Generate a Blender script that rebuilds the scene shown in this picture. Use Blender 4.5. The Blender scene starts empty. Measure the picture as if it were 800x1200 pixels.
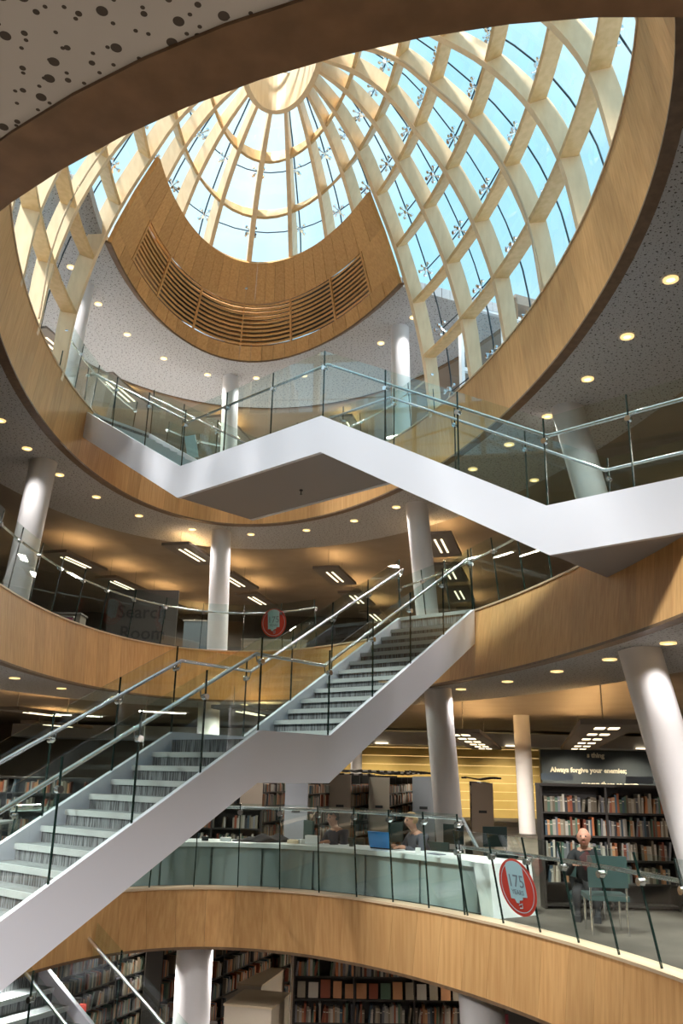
import bpy, bmesh, math, random
from mathutils import Vector, Matrix
random.seed(7)
R = math.radians
sc = bpy.context.scene
COL = sc.collection

# ------------------------------------------------------------------ camera
cam_d = bpy.data.cameras.new('camera'); cam = bpy.data.objects.new('camera', cam_d); COL.objects.link(cam)
cam_d.sensor_fit = 'VERTICAL'; cam_d.sensor_height = 24.0; cam_d.lens = 982.3 / 1200 * 24.0
cam_d.clip_start = 0.05; cam_d.clip_end = 400
_p, _r = R(17.346), R(1.205)
fw = Vector((0, math.cos(_p), math.sin(_p))); up0 = Vector((0, -math.sin(_p), math.cos(_p))); rt0 = Vector((1, 0, 0))
rt = rt0 * math.cos(_r) + up0 * math.sin(_r); up = up0 * math.cos(_r) - rt0 * math.sin(_r)
cam.matrix_world = Matrix(((rt.x, up.x, -fw.x, 0), (rt.y, up.y, -fw.y, 0), (rt.z, up.z, -fw.z, 0), (0, 0, 0, 1)))
sc.camera = cam

# ------------------------------------------------------------------ exposure and sky
sc.view_settings.view_transform = 'Standard'; sc.view_settings.look = 'None'
sc.view_settings.gamma = 1.0; sc.view_settings.use_curve_mapping = False
sc.view_settings.exposure = 1.1
sc.cycles.transparent_max_bounces = 32
sc.cycles.max_bounces = 9; sc.cycles.diffuse_bounces = 6; sc.cycles.glossy_bounces = 3
sc.cycles.sample_clamp_indirect = 6.0
sc.cycles.caustics_reflective = False; sc.cycles.caustics_refractive = False

W = bpy.data.worlds.new('sky'); sc.world = W; W.use_nodes = True
nt = W.node_tree; nt.nodes.clear()
def N(nt, t, **k):
    n = nt.nodes.new(t)
    for a, b in k.items(): setattr(n, a, b)
    return n
out = N(nt, 'ShaderNodeOutputWorld'); bg = N(nt, 'ShaderNodeBackground'); bg.inputs[1].default_value = 1.25
tc = N(nt, 'ShaderNodeTexCoord'); nz = N(nt, 'ShaderNodeTexNoise'); nz.inputs['Scale'].default_value = 2.2; nz.inputs['Detail'].default_value = 6
rp = N(nt, 'ShaderNodeValToRGB'); rp.color_ramp.elements[0].position = .50; rp.color_ramp.elements[0].color = (.19, .36, .455, 1)
rp.color_ramp.elements[1].position = .70; rp.color_ramp.elements[1].color = (.40, .50, .56, 1)
nt.links.new(tc.outputs['Generated'], nz.inputs['Vector']); nt.links.new(nz.outputs[0], rp.inputs[0])
nt.links.new(rp.outputs[0], bg.inputs[0]); nt.links.new(bg.outputs[0], out.inputs[0])

sun_d = bpy.data.lights.new('sun', 'SUN'); sun_d.energy = 3.8; sun_d.angle = R(9); sun_d.color = (1.0, .96, .90)
sun = bpy.data.objects.new('sun', sun_d); COL.objects.link(sun)
sun.rotation_euler = Vector((.42, .50, -.95)).to_track_quat('-Z', 'Y').to_euler()

# ------------------------------------------------------------------ materials
def mat(name, color=(.8, .8, .8), rough=.6, metal=0.0, emit=None, strength=0.0, spec=.5):
    m = bpy.data.materials.new(name); m.use_nodes = True
    b = m.node_tree.nodes['Principled BSDF']
    b.inputs['Base Color'].default_value = (*color, 1); b.inputs['Roughness'].default_value = rough
    b.inputs['Metallic'].default_value = metal; b.inputs['Specular IOR Level'].default_value = spec
    if emit: b.inputs['Emission Color'].default_value = (*emit, 1); b.inputs['Emission Strength'].default_value = strength
    return m
def pos_scaled(nt, s):
    g = N(nt, 'ShaderNodeNewGeometry'); mp = N(nt, 'ShaderNodeMapping'); mp.inputs['Scale'].default_value = s
    nt.links.new(g.outputs['Position'], mp.inputs['Vector']); return mp.outputs[0]
def noise_mix(m, s, c1, c2, scale=1.0, detail=4, lo=.35, hi=.65, rand=0.0):
    nt = m.node_tree; b = nt.nodes['Principled BSDF']
    v = pos_scaled(nt, s); n = N(nt, 'ShaderNodeTexNoise'); n.inputs['Scale'].default_value = scale; n.inputs['Detail'].default_value = detail
    nt.links.new(v, n.inputs['Vector']); r = N(nt, 'ShaderNodeValToRGB')
    r.color_ramp.elements[0].position = lo; r.color_ramp.elements[0].color = (*c1, 1)
    r.color_ramp.elements[1].position = hi; r.color_ramp.elements[1].color = (*c2, 1)
    nt.links.new(n.outputs[0], r.inputs[0]); src = r.outputs[0]
    if rand:
        oi = N(nt, 'ShaderNodeObjectInfo'); mr = N(nt, 'ShaderNodeMapRange'); mr.inputs[3].default_value = 1 - rand; mr.inputs[4].default_value = 1 + rand
        nt.links.new(oi.outputs['Random'], mr.inputs[0]); hs = N(nt, 'ShaderNodeHueSaturation')
        nt.links.new(mr.outputs[0], hs.inputs['Value']); nt.links.new(src, hs.inputs['Color']); src = hs.outputs[0]
    nt.links.new(src, b.inputs['Base Color'])
    bp = N(nt, 'ShaderNodeBump'); bp.inputs['Strength'].default_value = .06; nt.links.new(n.outputs[0], bp.inputs['Height'])
    nt.links.new(bp.outputs[0], b.inputs['Normal'])
    return m
M = {}
M['oak'] = noise_mix(mat('oak_veneer', rough=.55, spec=.25), (14, 14, .7), (.56, .30, .115), (.69, .41, .175), 1.6, 5, .3, .7, .10)
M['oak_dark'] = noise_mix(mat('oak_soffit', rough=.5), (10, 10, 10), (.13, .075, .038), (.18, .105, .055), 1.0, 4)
M['oak_edge'] = mat('oak_edge', (.66, .50, .33), .5)
M['glulam'] = noise_mix(mat('pale_timber', rough=.45), (5, 5, 1.2), (.80, .60, .37), (.88, .68, .44), 2.0, 5, .35, .65, .04)
M['glulam_block'] = noise_mix(mat('timber_block', rough=.45), (5, 5, 1.5), (.66, .44, .20), (.76, .53, .27), 2.0, 5, .35, .65, .07)
M['white'] = mat('white_paint', (.70, .72, .80), .45)
M['column'] = mat('column_paint', (.78, .76, .77), .5)
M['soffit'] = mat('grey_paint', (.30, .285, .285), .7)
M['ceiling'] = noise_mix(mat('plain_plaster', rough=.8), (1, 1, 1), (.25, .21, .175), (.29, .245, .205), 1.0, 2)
M['dark'] = mat('dark_metal', (.02, .02, .022), .5)
M['steel'] = mat('brushed_steel', (.72, .73, .74), .25, 1.0)
M['chrome'] = mat('chrome', (.8, .82, .85), .15, 1.0)
M['seal'] = mat('black_seal', (.012, .03, .045), .4)
M['edge'] = mat('glass_edge', (.006, .022, .019), .25)
M['nosing'] = mat('aluminium_nosing', (.50, .53, .53), .4, .1)
M['carpet'] = noise_mix(mat('grey_stair_carpet', rough=.95), (60, 60, 3), (.075, .075, .08), (.25, .26, .275), 1.0, 3, .42, .58)
M['tread'] = noise_mix(mat('grey_tread', rough=.9), (20, 20, 20), (.20, .21, .22), (.27, .28, .29), 1.0, 3)
M['floor'] = noise_mix(mat('brown_carpet', rough=.9), (1.2, 1.2, 1.2), (.058, .048, .037), (.10, .084, .066), 1.0, 5)
M['roof'] = mat('roof_membrane', (.50, .53, .56), .7)
M['ext_white'] = mat('pale_cladding', (.72, .76, .80), .6)
M['yellow'] = noise_mix(mat('yellow_panel', rough=.6), (.8, .8, .8), (.62, .44, .13), (.72, .53, .19), 1.0, 3)
M['quote'] = mat('slate_blue_board', (.075, .095, .115), .6)
M['letters'] = mat('white_lettering', (.92, .88, .74), .6)
M['blackletters'] = mat('black_lettering', (.02, .015, .015), .6)
M['wallgrey'] = mat('grey_wall', (.20, .18, .165), .8)
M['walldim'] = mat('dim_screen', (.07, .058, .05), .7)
M['walldark'] = mat('dark_wall', (.20, .165, .13), .8)
M['shelf'] = mat('dark_shelf', (.030, .024, .020), .5)
M['endpanel'] = mat('beige_end_panel', (.33, .26, .20), .6)
M['endgrey'] = mat('grey_end_panel', (.27, .27, .29), .6)
M['beech'] = mat('beech_box', (.62, .50, .34), .55)
M['beech_side'] = mat('beech_box_side', (.56, .48, .38), .55)
M['lamp_trim'] = mat('lamp_trim', (.85, .78, .62), .4, emit=(1, .66, .26), strength=.55)  # trim's lit look is put in as its own faint glow
M['lamp'] = mat('warm_lamp', (1, .9, .7), .4, emit=(1.0, .78, .40), strength=1.15)
M['strip'] = mat('strip_lamp', (1, .9, .7), .4, emit=(1.0, .82, .52), strength=1.25)
M['uplight'] = mat('uplight_lamp', (1, .8, .5), .4, emit=(1.0, .62, .26), strength=15)
M['raft'] = mat('raft_grey', (.22, .19, .165), .7)
M['desk'] = mat('white_counter', (.74, .80, .80), .35)
M['deskfront'] = noise_mix(mat('frosted_teal_panel', rough=.3), (1.1, 1.1, .05), (.24, .30, .30), (.42, .49, .49), 1.6, 2)  # pale upright streaks painted in for tube light behind the frosting
M['red'] = mat('red_vinyl', (.42, .035, .02), .5); M['paleblue'] = mat('pale_blue_vinyl', (.30, .48, .54), .5)
M['greyprint'] = mat('grey_print', (.12, .16, .20), .5)
M['skin'] = mat('skin', (.40, .20, .13), .6); M['lip'] = mat('lip', (.33, .12, .09), .5); M['hair_fair'] = mat('fair_hair', (.33, .21, .10), .7); M['hair_dark'] = mat('dark_hair', (.02, .015, .012), .6)
M['hoodie'] = mat('grey_hoodie', (.055, .06, .075), .9); M['navy'] = mat('navy_top', (.012, .022, .04), .8); M['black'] = mat('black_cloth', (.012, .012, .014), .8)
M['laptop'] = mat('blue_laptop', (.02, .30, .75), .35); M['paper'] = mat('paper', (.75, .76, .74), .6)
M['teal'] = mat('teal_chair', (.012, .036, .034), .6); M['green_sign'] = mat('green_exit_sign', (.02, .30, .14), .4, emit=(.05, .8, .35), strength=.35)
M['magenta'] = mat('magenta', (.30, .05, .14), .7); M['pages'] = mat('book_pages', (.55, .50, .40), .8)
M['banner'] = mat('dark_red_cloth', (.16, .015, .025), .8)
M['louvre'] = mat('oculus_louvre', (.62, .68, .75), .5)

def perforated(name, base, hole):
    m = mat(name, base, .8); nt = m.node_tree; b = nt.nodes['Principled BSDF']
    fac = None
    for s, r in ((8.0, .105), (11.0, .085), (17.0, .09)):
        v = pos_scaled(nt, (1, 1, 0)); vo = N(nt, 'ShaderNodeTexVoronoi'); vo.voronoi_dimensions = '2D'; vo.inputs['Scale'].default_value = s
        vo.inputs['Randomness'].default_value = .9; nt.links.new(v, vo.inputs['Vector'])
        lt = N(nt, 'ShaderNodeMath', operation='LESS_THAN'); lt.inputs[1].default_value = r
        nt.links.new(vo.outputs['Distance'], lt.inputs[0])
        if fac is None: fac = lt.outputs[0]
        else:
            mx = N(nt, 'ShaderNodeMath', operation='MAXIMUM'); nt.links.new(fac, mx.inputs[0]); nt.links.new(lt.outputs[0], mx.inputs[1]); fac = mx.outputs[0]
    mc = N(nt, 'ShaderNodeMix', data_type='RGBA'); nt.links.new(fac, mc.inputs[0])
    mc.inputs[6].default_value = (*base, 1); mc.inputs[7].default_value = (*hole, 1)
    nt.links.new(mc.outputs[2], b.inputs['Base Color'])
    return m
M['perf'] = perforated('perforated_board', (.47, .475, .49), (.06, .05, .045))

def glass(name, tint, ior=1.5, gloss=1.0):
    m = bpy.data.materials.new(name); m.use_nodes = True; nt = m.node_tree; nt.nodes.clear()
    o = N(nt, 'ShaderNodeOutputMaterial'); mx = N(nt, 'ShaderNodeMixShader'); t = N(nt, 'ShaderNodeBsdfTransparent'); g = N(nt, 'ShaderNodeBsdfGlossy')
    t.inputs[0].default_value = (*tint, 1); g.inputs['Roughness'].default_value = .0; g.inputs[0].default_value = (.93, .97, 1, 1)
    f = N(nt, 'ShaderNodeFresnel'); f.inputs[0].default_value = ior; ge = N(nt, 'ShaderNodeNewGeometry')
    inv = N(nt, 'ShaderNodeMath', operation='SUBTRACT'); inv.inputs[0].default_value = gloss; nt.links.new(ge.outputs['Backfacing'], inv.inputs[1]); inv.use_clamp = True
    mu = N(nt, 'ShaderNodeMath', operation='MULTIPLY'); nt.links.new(f.outputs[0], mu.inputs[0]); nt.links.new(inv.outputs[0], mu.inputs[1])
    nt.links.new(mu.outputs[0], mx.inputs[0]); nt.links.new(t.outputs[0], mx.inputs[1]); nt.links.new(g.outputs[0], mx.inputs[2]); nt.links.new(mx.outputs[0], o.inputs[0])
    return m
M['glass'] = glass('balustrade_glass', (.90, .955, .94), 1.75)
M['roofglass'] = glass('roof_glass', (.95, .98, .985), 1.45)

def objcol(name, rough=.7):
    m = mat(name, rough=rough); nt = m.node_tree; oi = N(nt, 'ShaderNodeObjectInfo')
    nt.links.new(oi.outputs['Color'], nt.nodes['Principled BSDF'].inputs['Base Color']); return m
M['book'] = objcol('book_cover')
def attcol(name):
    m = mat(name, rough=.7); nt = m.node_tree; a = N(nt, 'ShaderNodeAttribute', attribute_name='tone')
    nt.links.new(a.outputs['Color'], nt.nodes['Principled BSDF'].inputs['Base Color']); return m
M['books'] = attcol('many_book_covers')

# ------------------------------------------------------------------ mesh helpers
class MB:
    def __init__(s): s.v = []; s.f = []; s.mi = []; s.sm = []
    def quad(s, a, b, c, d, mi=0):
        n = len(s.v); s.v += [tuple(a), tuple(b), tuple(c), tuple(d)]; s.f.append((n, n+1, n+2, n+3)); s.mi.append(mi)
    def hexa(s, P, mi=0, mi_side=None):
        # P: 8 points, bottom 0-3, top 4-7
        n = len(s.v); s.v += [tuple(p) for p in P]
        F = [(0, 3, 2, 1), (4, 5, 6, 7), (0, 1, 5, 4), (1, 2, 6, 5), (2, 3, 7, 6), (3, 0, 4, 7)]
        for f in F: s.f.append(tuple(n+i for i in f)); s.mi.append(mi)
    def box(s, c, size, ax=None, mi=0):
        c = Vector(c); X, Y, Z = ax if ax else (Vector((1, 0, 0)), Vector((0, 1, 0)), Vector((0, 0, 1)))
        x, y, z = X * size[0] / 2, Y * size[1] / 2, Z * size[2] / 2
        s.hexa([c-x-y-z, c+x-y-z, c+x+y-z, c-x+y-z, c-x-y+z, c+x-y+z, c+x+y+z, c-x+y+z], mi)
    def tube(s, pts, r, n=8, mi=0, cap=True, radii=None):
        pts = [Vector(p) for p in pts]; rings = []
        ref = Vector((0, 0, 1))
        for i, p in enumerate(pts):
            a = pts[max(0, i-1)]; b = pts[min(len(pts)-1, i+1)]; d = (b-a).normalized()
            rr = ref if abs(d.dot(ref)) < .95 else Vector((1, 0, 0))
            u = d.cross(rr).normalized(); w = u.cross(d)
            q = radii[i] if radii else r
            base = len(s.v)
            for k in range(n):
                t = 2*math.pi*k/n; s.v.append(tuple(p + (u*math.cos(t) + w*math.sin(t))*q))
            rings.append(base)
        for i in range(len(rings)-1):
            for k in range(n):
                s.f.append((rings[i]+k, rings[i]+(k+1) % n, rings[i+1]+(k+1) % n, rings[i+1]+k)); s.mi.append(mi)
        if cap:
            s.f.append(tuple(rings[0]+k for k in range(n))[::-1]); s.mi.append(mi)
            s.f.append(tuple(rings[-1]+k for k in range(n))); s.mi.append(mi)
    def disc(s, c, r, nrm, th=.01, n=16, mi=0, r2=None):
        nrm = Vector(nrm).normalized(); s.tube([Vector(c), Vector(c)+nrm*th], r, n, mi, True, [r, r2 if r2 else r])
    def build(s, name, mats, parent=None, smooth=False):
        me = bpy.data.meshes.new(name); me.from_pydata(s.v, [], s.f)
        for m in (mats if isinstance(mats, (list, tuple)) else [mats]): me.materials.append(M[m] if isinstance(m, str) else m)
        if any(s.mi):
            for p, i in zip(me.polygons, s.mi): p.material_index = i
        bm = bmesh.new(); bm.from_mesh(me); bmesh.ops.recalc_face_normals(bm, faces=bm.faces); bm.to_mesh(me); bm.free()
        if smooth:
            for p in me.polygons: p.use_smooth = True
            try: me.set_sharp_from_angle(angle=R(40))
            except Exception: pass
        me.update()
        o = bpy.data.objects.new(name, me); COL.objects.link(o)
        if parent: o.parent = parent
        return o
def thing(name, label, cat, group=None, loc=(0, 0, 0)):
    o = bpy.data.objects.new(name, None); COL.objects.link(o); o.location = loc; o.empty_display_size = .1
    return tag(o, label, cat, group)
def tag(o, label, cat, group=None):
    o['label'] = label; o['category'] = cat
    if group: o['group'] = group
    return o
def struct(o): o['kind'] = 'structure'; return o
ORD = ['first', 'second', 'third', 'fourth', 'fifth', 'sixth', 'seventh', 'eighth', 'ninth', 'tenth', 'eleventh', 'twelfth']
def ordn(i):
    if i < 12: return ORD[i]
    n = i+1; return '%d%s' % (n, 'th' if 10 <= n % 100 <= 20 else {1: 'st', 2: 'nd', 3: 'rd'}.get(n % 10, 'th'))
def text_mesh(name, s, size, m, center, X, Zup, parent=None, th=.006, bold=0.0, align='CENTER'):
    cu = bpy.data.curves.new(name, 'FONT'); cu.body = s; cu.size = size; cu.extrude = th/2; cu.align_x = align; cu.offset = bold
    cu.resolution_u = 2
    o = bpy.data.objects.new(name+'_tmp', cu); COL.objects.link(o)
    dg = bpy.context.evaluated_depsgraph_get(); me = bpy.data.meshes.new_from_object(o.evaluated_get(dg)); bpy.data.objects.remove(o)
    me.name = name
    X = Vector(X).normalized(); Zup = Vector(Zup).normalized(); Y = X.cross(Zup)
    mt = Matrix(((X.x, Zup.x, Y.x, center[0]), (X.y, Zup.y, Y.y, center[1]), (X.z, Zup.z, Y.z, center[2]), (0, 0, 0, 1)))
    me.transform(mt); me.materials.clear(); me.materials.append(M[m])
    ob = bpy.data.objects.new(name, me); COL.objects.link(ob)
    if parent: ob.parent = parent
    return ob

# ------------------------------------------------------------------ ovals of the atrium
class Oval:
    def __init__(s, c, a, b, ang=-78.0, bulge=0.0):
        s.bulge = bulge
        s.c = Vector((c[0], c[1])); s.a = a; s.b = b; t = R(ang)
        s.u = Vector((math.cos(t), math.sin(t))); s.w = Vector((-s.u.y, s.u.x))
    def p(s, t, off=0.0):
        ct, st = math.cos(t), math.sin(t)
        q = s.u*(s.a*ct) + s.w*(s.b*st)
        if s.bulge: tt = (t+math.pi) % (2*math.pi)-math.pi; q = q*(1+s.bulge*math.exp(-((tt+R(30))/R(18))**2))
        q = s.c + q
        if off:
            n = (s.u*(ct/s.a) + s.w*(st/s.b)).normalized(); q = q + n*off
        return q
    def n(s, t): return (s.u*(math.cos(t)/s.a) + s.w*(math.sin(t)/s.b)).normalized()
    def even(s, L, t0=0.0, t1=2*math.pi):
        """parameters spaced by arc length L"""
        K = 1440; ts = [t0+(t1-t0)*i/K for i in range(K+1)]; acc = [0]
        for i in range(K): acc.append(acc[-1]+(s.p(ts[i+1])-s.p(ts[i])).length)
        n = max(1, round(acc[-1]/L)); res = []; j = 0
        for k in range(n+1):
            tgt = acc[-1]*k/n
            while j < K-1 and acc[j+1] < tgt: j += 1
            res.append(ts[j]+(ts[j+1]-ts[j])*(tgt-acc[j])/max(1e-9, acc[j+1]-acc[j]))
        return res
L1t, L1b = Oval((-.42, 7.35), 5.80, 3.34, -72), Oval((-.38, 7.42), 5.88, 3.22, -72)
L2t, L2b = Oval((-.94, 11.03), 9.80, 4.22), Oval((-.95, 10.98), 9.722, 4.08, bulge=.0055)
L3t, L3b = Oval((-1.14, 12.52), 8.87, 4.12), Oval((-1.115, 12.37), 9.03, 4.23)
Z0, Z1, Z2, Z3 = -6.0, -1.6, 2.8, 7.42

def fascia(name, ot, ob, zt, zb, L, gap=.003, th=.04):
    root = bpy.data.objects.new(name, None); COL.objects.link(root); root['kind'] = 'structure'
    ts = ot.even(L)
    for a, b in zip(ts[:-1], ts[1:]):
        mb = MB(); g = gap/L*(b-a)/2; aa, bb = a+g, b-g; k = 3
        for i in range(k):
            t0, t1 = aa+(bb-aa)*i/k, aa+(bb-aa)*(i+1)/k
            P = []
            for (o, z) in ((ob, zb), (ot, zt)):
                p0, p1 = o.p(t0), o.p(t1); q1, q0 = o.p(t1, th), o.p(t0, th)
                P += [(p0.x, p0.y, z), (p1.x, p1.y, z), (q1.x, q1.y, z), (q0.x, q0.y, z)]
            mb.hexa(P)
        mb.build('panel', 'oak', root)
    # dark lip under the panels and a pale cap on top
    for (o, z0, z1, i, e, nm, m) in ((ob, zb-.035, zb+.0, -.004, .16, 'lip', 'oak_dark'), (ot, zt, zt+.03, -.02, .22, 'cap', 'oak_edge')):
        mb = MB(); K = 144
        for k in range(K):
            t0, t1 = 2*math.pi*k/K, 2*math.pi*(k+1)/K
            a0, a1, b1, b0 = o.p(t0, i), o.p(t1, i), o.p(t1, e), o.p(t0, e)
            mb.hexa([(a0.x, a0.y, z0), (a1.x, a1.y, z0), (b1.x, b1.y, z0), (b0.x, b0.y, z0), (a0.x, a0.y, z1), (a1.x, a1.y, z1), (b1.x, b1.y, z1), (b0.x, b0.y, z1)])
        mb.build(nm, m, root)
    return root
XL, XR, YN, YF = -21.0, 21.0, -5.0, 38.0
def to_rect(c, d):
    t = min(((XR-c.x)/d.x if d.x > 1e-9 else 1e9), ((XL-c.x)/d.x if d.x < -1e-9 else 1e9), ((YF-c.y)/d.y if d.y > 1e-9 else 1e9), ((YN-c.y)/d.y if d.y < -1e-9 else 1e9))
    return c+d*t
def slab(o, off, off2, z0, z1, K=160, name='floor', m='floor'):
    """flat plate from the oval (offset off) out to off2, or to the walls when off2 is None"""
    mb = MB(); c = o.c
    ang = [2*math.pi*k/K for k in range(K)]
    inner = [o.p(t, off) for t in ang]
    if off2 is None:
        corners = [Vector((x, y)) for x in (XL, XR) for y in (YN, YF)]
        outer = [to_rect(c, (p-c).normalized()) for p in inner]
        for q in corners:
            k = min(range(K), key=lambda i: (outer[i]-q).length); outer[k] = q
    else: outer = [o.p(t, off2) for t in ang]
    for k in range(K):
        j = (k+1) % K
        mb.hexa([(inner[k].x, inner[k].y, z0), (inner[j].x, inner[j].y, z0), (outer[j].x, outer[j].y, z0), (outer[k].x, outer[k].y, z0),
                 (inner[k].x, inner[k].y, z1), (inner[j].x, inner[j].y, z1), (outer[j].x, outer[j].y, z1), (outer[k].x, outer[k].y, z1)])
    return struct(mb.build(name, m))

# ------------------------------------------------------------------ big structure
fascia('trim_1', L1t, L1b, Z1, -2.36, .42)
fascia('trim_2', L2t, L2b, Z2, 1.636, .46)
fascia('trim_3', L3t, L3b, 7.45, 6.25, .46)
mb = MB(); mb.box((0, 16.5, Z0-.1), (42, 43, .2)); struct(mb.build('floor', 'floor'))
slab(L1t, .20, None, -1.9, Z1, name='floor', m='floor')
slab(L2t, .20, None, 2.3, Z2, name='floor', m='floor')
slab(L3t, .20, None, 7.0, Z3, name='floor', m='roof')
slab(L1b, .16, None, -2.33, -1.95, name='ceiling', m='ceiling')
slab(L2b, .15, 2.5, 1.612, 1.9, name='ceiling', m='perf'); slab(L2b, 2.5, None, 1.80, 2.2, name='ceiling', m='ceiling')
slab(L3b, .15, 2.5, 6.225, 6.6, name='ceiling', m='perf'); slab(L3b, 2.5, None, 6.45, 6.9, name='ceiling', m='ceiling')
for nm, c, s in (('wall_left', (XL-.1, 16.5, .7), (.2, 43.4, 13.6)), ('wall_right', (XR+.1, 16.5, .7), (.2, 43.4, 13.6)),
                 ('wall_front', (0, YN-.1, .7), (42.4, .2, 13.6)), ('wall_back', (0, YF+.1, .7), (42.4, .2, 13.6))):
    mb = MB(); mb.box(c, s); struct(mb.build(nm, 'walldark'))

# ------------------------------------------------------------------ dome
DC = Vector((-1.12, 12.45)); DSH = Vector((-.031, -.009)); DA, DB = 8.85, 4.10
prof = [(7.30, 1.003), (7.45, 1.0), (8.75, .975), (9.89, .90), (10.94, .775), (11.78, .63), (12.44, .498), (12.83, .335), (12.95, .150)]
def catmull(P, u):
    n = len(P)-1; i = min(int(u), n-1); f = u-i
    p0, p1, p2, p3 = P[max(i-1, 0)], P[i], P[i+1], P[min(i+2, n)]
    return tuple(.5*((2*p1[k])+(-p0[k]+p2[k])*f+(2*p0[k]-5*p1[k]+4*p2[k]-p3[k])*f*f+(-p0[k]+3*p1[k]-3*p2[k]+p3[k])*f**3) for k in (0, 1))
_ov = Oval((0, 0), DA, DB)
def dome(t, u, off=0.0):
    z, r = catmull(prof, u)
    def P(t, u):
        z, r = catmull(prof, u); c = DC+DSH*(z-7.45); q = c+_ov.u*(DA*r*math.cos(t))+_ov.w*(DB*r*math.sin(t)); return Vector((q.x, q.y, z))
    p = P(t, u)
    if off:
        a = P(t+.002, u)-P(t-.002, u); b = P(t, min(u+.02, len(prof)-1))-P(t, max(u-.02, 0)); n = a.cross(b).normalized()
        if n.dot(p-Vector((DC.x, DC.y, 9.5))) < 0: n = -n
        p = p+n*off
    return p
def u_of_z(z):
    lo, hi = 0.0, len(prof)-1.0
    for _ in range(40):
        m = (lo+hi)/2
        if catmull(prof, m)[0] < z: lo = m
        else: hi = m
    return (lo+hi)/2
RIBT = [0, 24, 44, 58, 69.5, 80, 91, 101, 113, 123.5, 138, 157]
RIBS = sorted([R(x) for x in RIBT]+[R(180)]+[-R(x) for x in RIBT[1:]])
SM = R(114); Z_S0, Z_S1 = 10.35, 11.90
dm = thing('glass_dome', 'egg-shaped glass dome on a lattice of pale curved timber ribs over the atrium', 'dome', loc=(DC.x, DC.y, 7.45))
DINV = Matrix.Translation((-DC.x, -DC.y, -7.45))
def pin(o, inv=DINV):
    o.data.transform(inv); return o
IN, DEP, RW = -.06, .28, .115
U_TOP = 7.88
for t in RIBS:
    far = abs(t) > SM+.02
    u0 = u_of_z(Z_S1-.12) if far else 0.6
    mb = MB(); K = 26 if not far else 14; rings = []
    for i in range(K+1):
        u = u0+(U_TOP-u0)*i/K
        a, b = dome(t, u, .07+(IN-.07)*min(1, u/2.5)), dome(t, u, DEP)
        tg = (dome(t+.004, u)-dome(t-.004, u)).normalized()*(RW/2)
        if u > 7: tg = tg*(1-.45*(u-7))
        rings.append([a-tg, a+tg, b+tg, b-tg])
    for i in range(K): mb.hexa(rings[i]+rings[i+1])
    pin(mb.build('rib', 'glulam', dm))
URING = [2.0, 3.0, 4.0, 5.0, 6.0, 7.0]
for k in range(len(RIBS)):
    t0 = RIBS[k]; t1 = RIBS[(k+1) % len(RIBS)]
    if t1 < t0: t1 += 2*math.pi
    tm = (t0+t1)/2; tmm = (tm+math.pi) % (2*math.pi)-math.pi; far = abs(tmm) > SM
    for u in URING:
        if far and u < 5.6: continue
        mb = MB(); seg = 3
        du = .07 if u < 6.5 else .05
        for i in range(seg):
            a, b = t0+(t1-t0)*i/seg, t0+(t1-t0)*(i+1)/seg
            # plank about 9 cm thick lying square to the dome surface
            P = []
            for s in (-1, 1):
                for (tt, of) in ((a, IN+.02), (b, IN+.02), (b, DEP-.03), (a, DEP-.03)):
                    p = dome(tt, u, of); v = (dome(tt, min(u+.05, 8)) - dome(tt, u-.05)).normalized()
                    P.append(p+v*(.035*s))
            mb.hexa(P)
        pin(mb.build('purlin', 'glulam_block', dm))
GO = .62
UG = [.55, 1.5, 2.5, 3.5, 4.5, 5.5, 6.5, 7.6]
for k in range(len(RIBS)):
    t0 = RIBS[k]; t1 = RIBS[(k+1) % len(RIBS)]
    if t1 < t0: t1 += 2*math.pi
    tm = (t0+t1)/2; tmm = (tm+math.pi) % (2*math.pi)-math.pi; far = abs(tmm) > SM
    for i in range(len(UG)-1):
        if far and i < 4: continue
        a, b = UG[i], UG[i+1]
        if far and i == 4: a = 4.95
        g = (t1-t0)*.008; mb = MB(); seg = 2
        for s in range(seg):
            x0, x1 = t0+g+(t1-t0-2*g)*s/seg, t0+g+(t1-t0-2*g)*(s+1)/seg
            for q in range(2):
                y0, y1 = a+.01+(b-a-.02)*q/2, a+.01+(b-a-.02)*(q+1)/2
                mb.quad(dome(x0, y0, GO), dome(x1, y0, GO), dome(x1, y1, GO), dome(x0, y1, GO))
        o = pin(mb.build('pane', 'roofglass', dm))
    # dark silicone joints: one run along the rib and one across at each pane edge
    mb = MB(); us = 4.95 if (far and abs((t0+math.pi) % (2*math.pi)-math.pi) > SM+.02) else .55
    pts = [dome(t0, us+(7.6-us)*i/18, GO) for i in range(19)]; mb.tube(pts, .017, 4)
    for i in range(1, len(UG)-1):
        if far and i < 5: continue
        mb.tube([dome(t0+(t1-t0)*j/3, UG[i], GO) for j in range(4)], .017, 4)
    pin(mb.build('glazing_joint', 'seal', dm))
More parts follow.
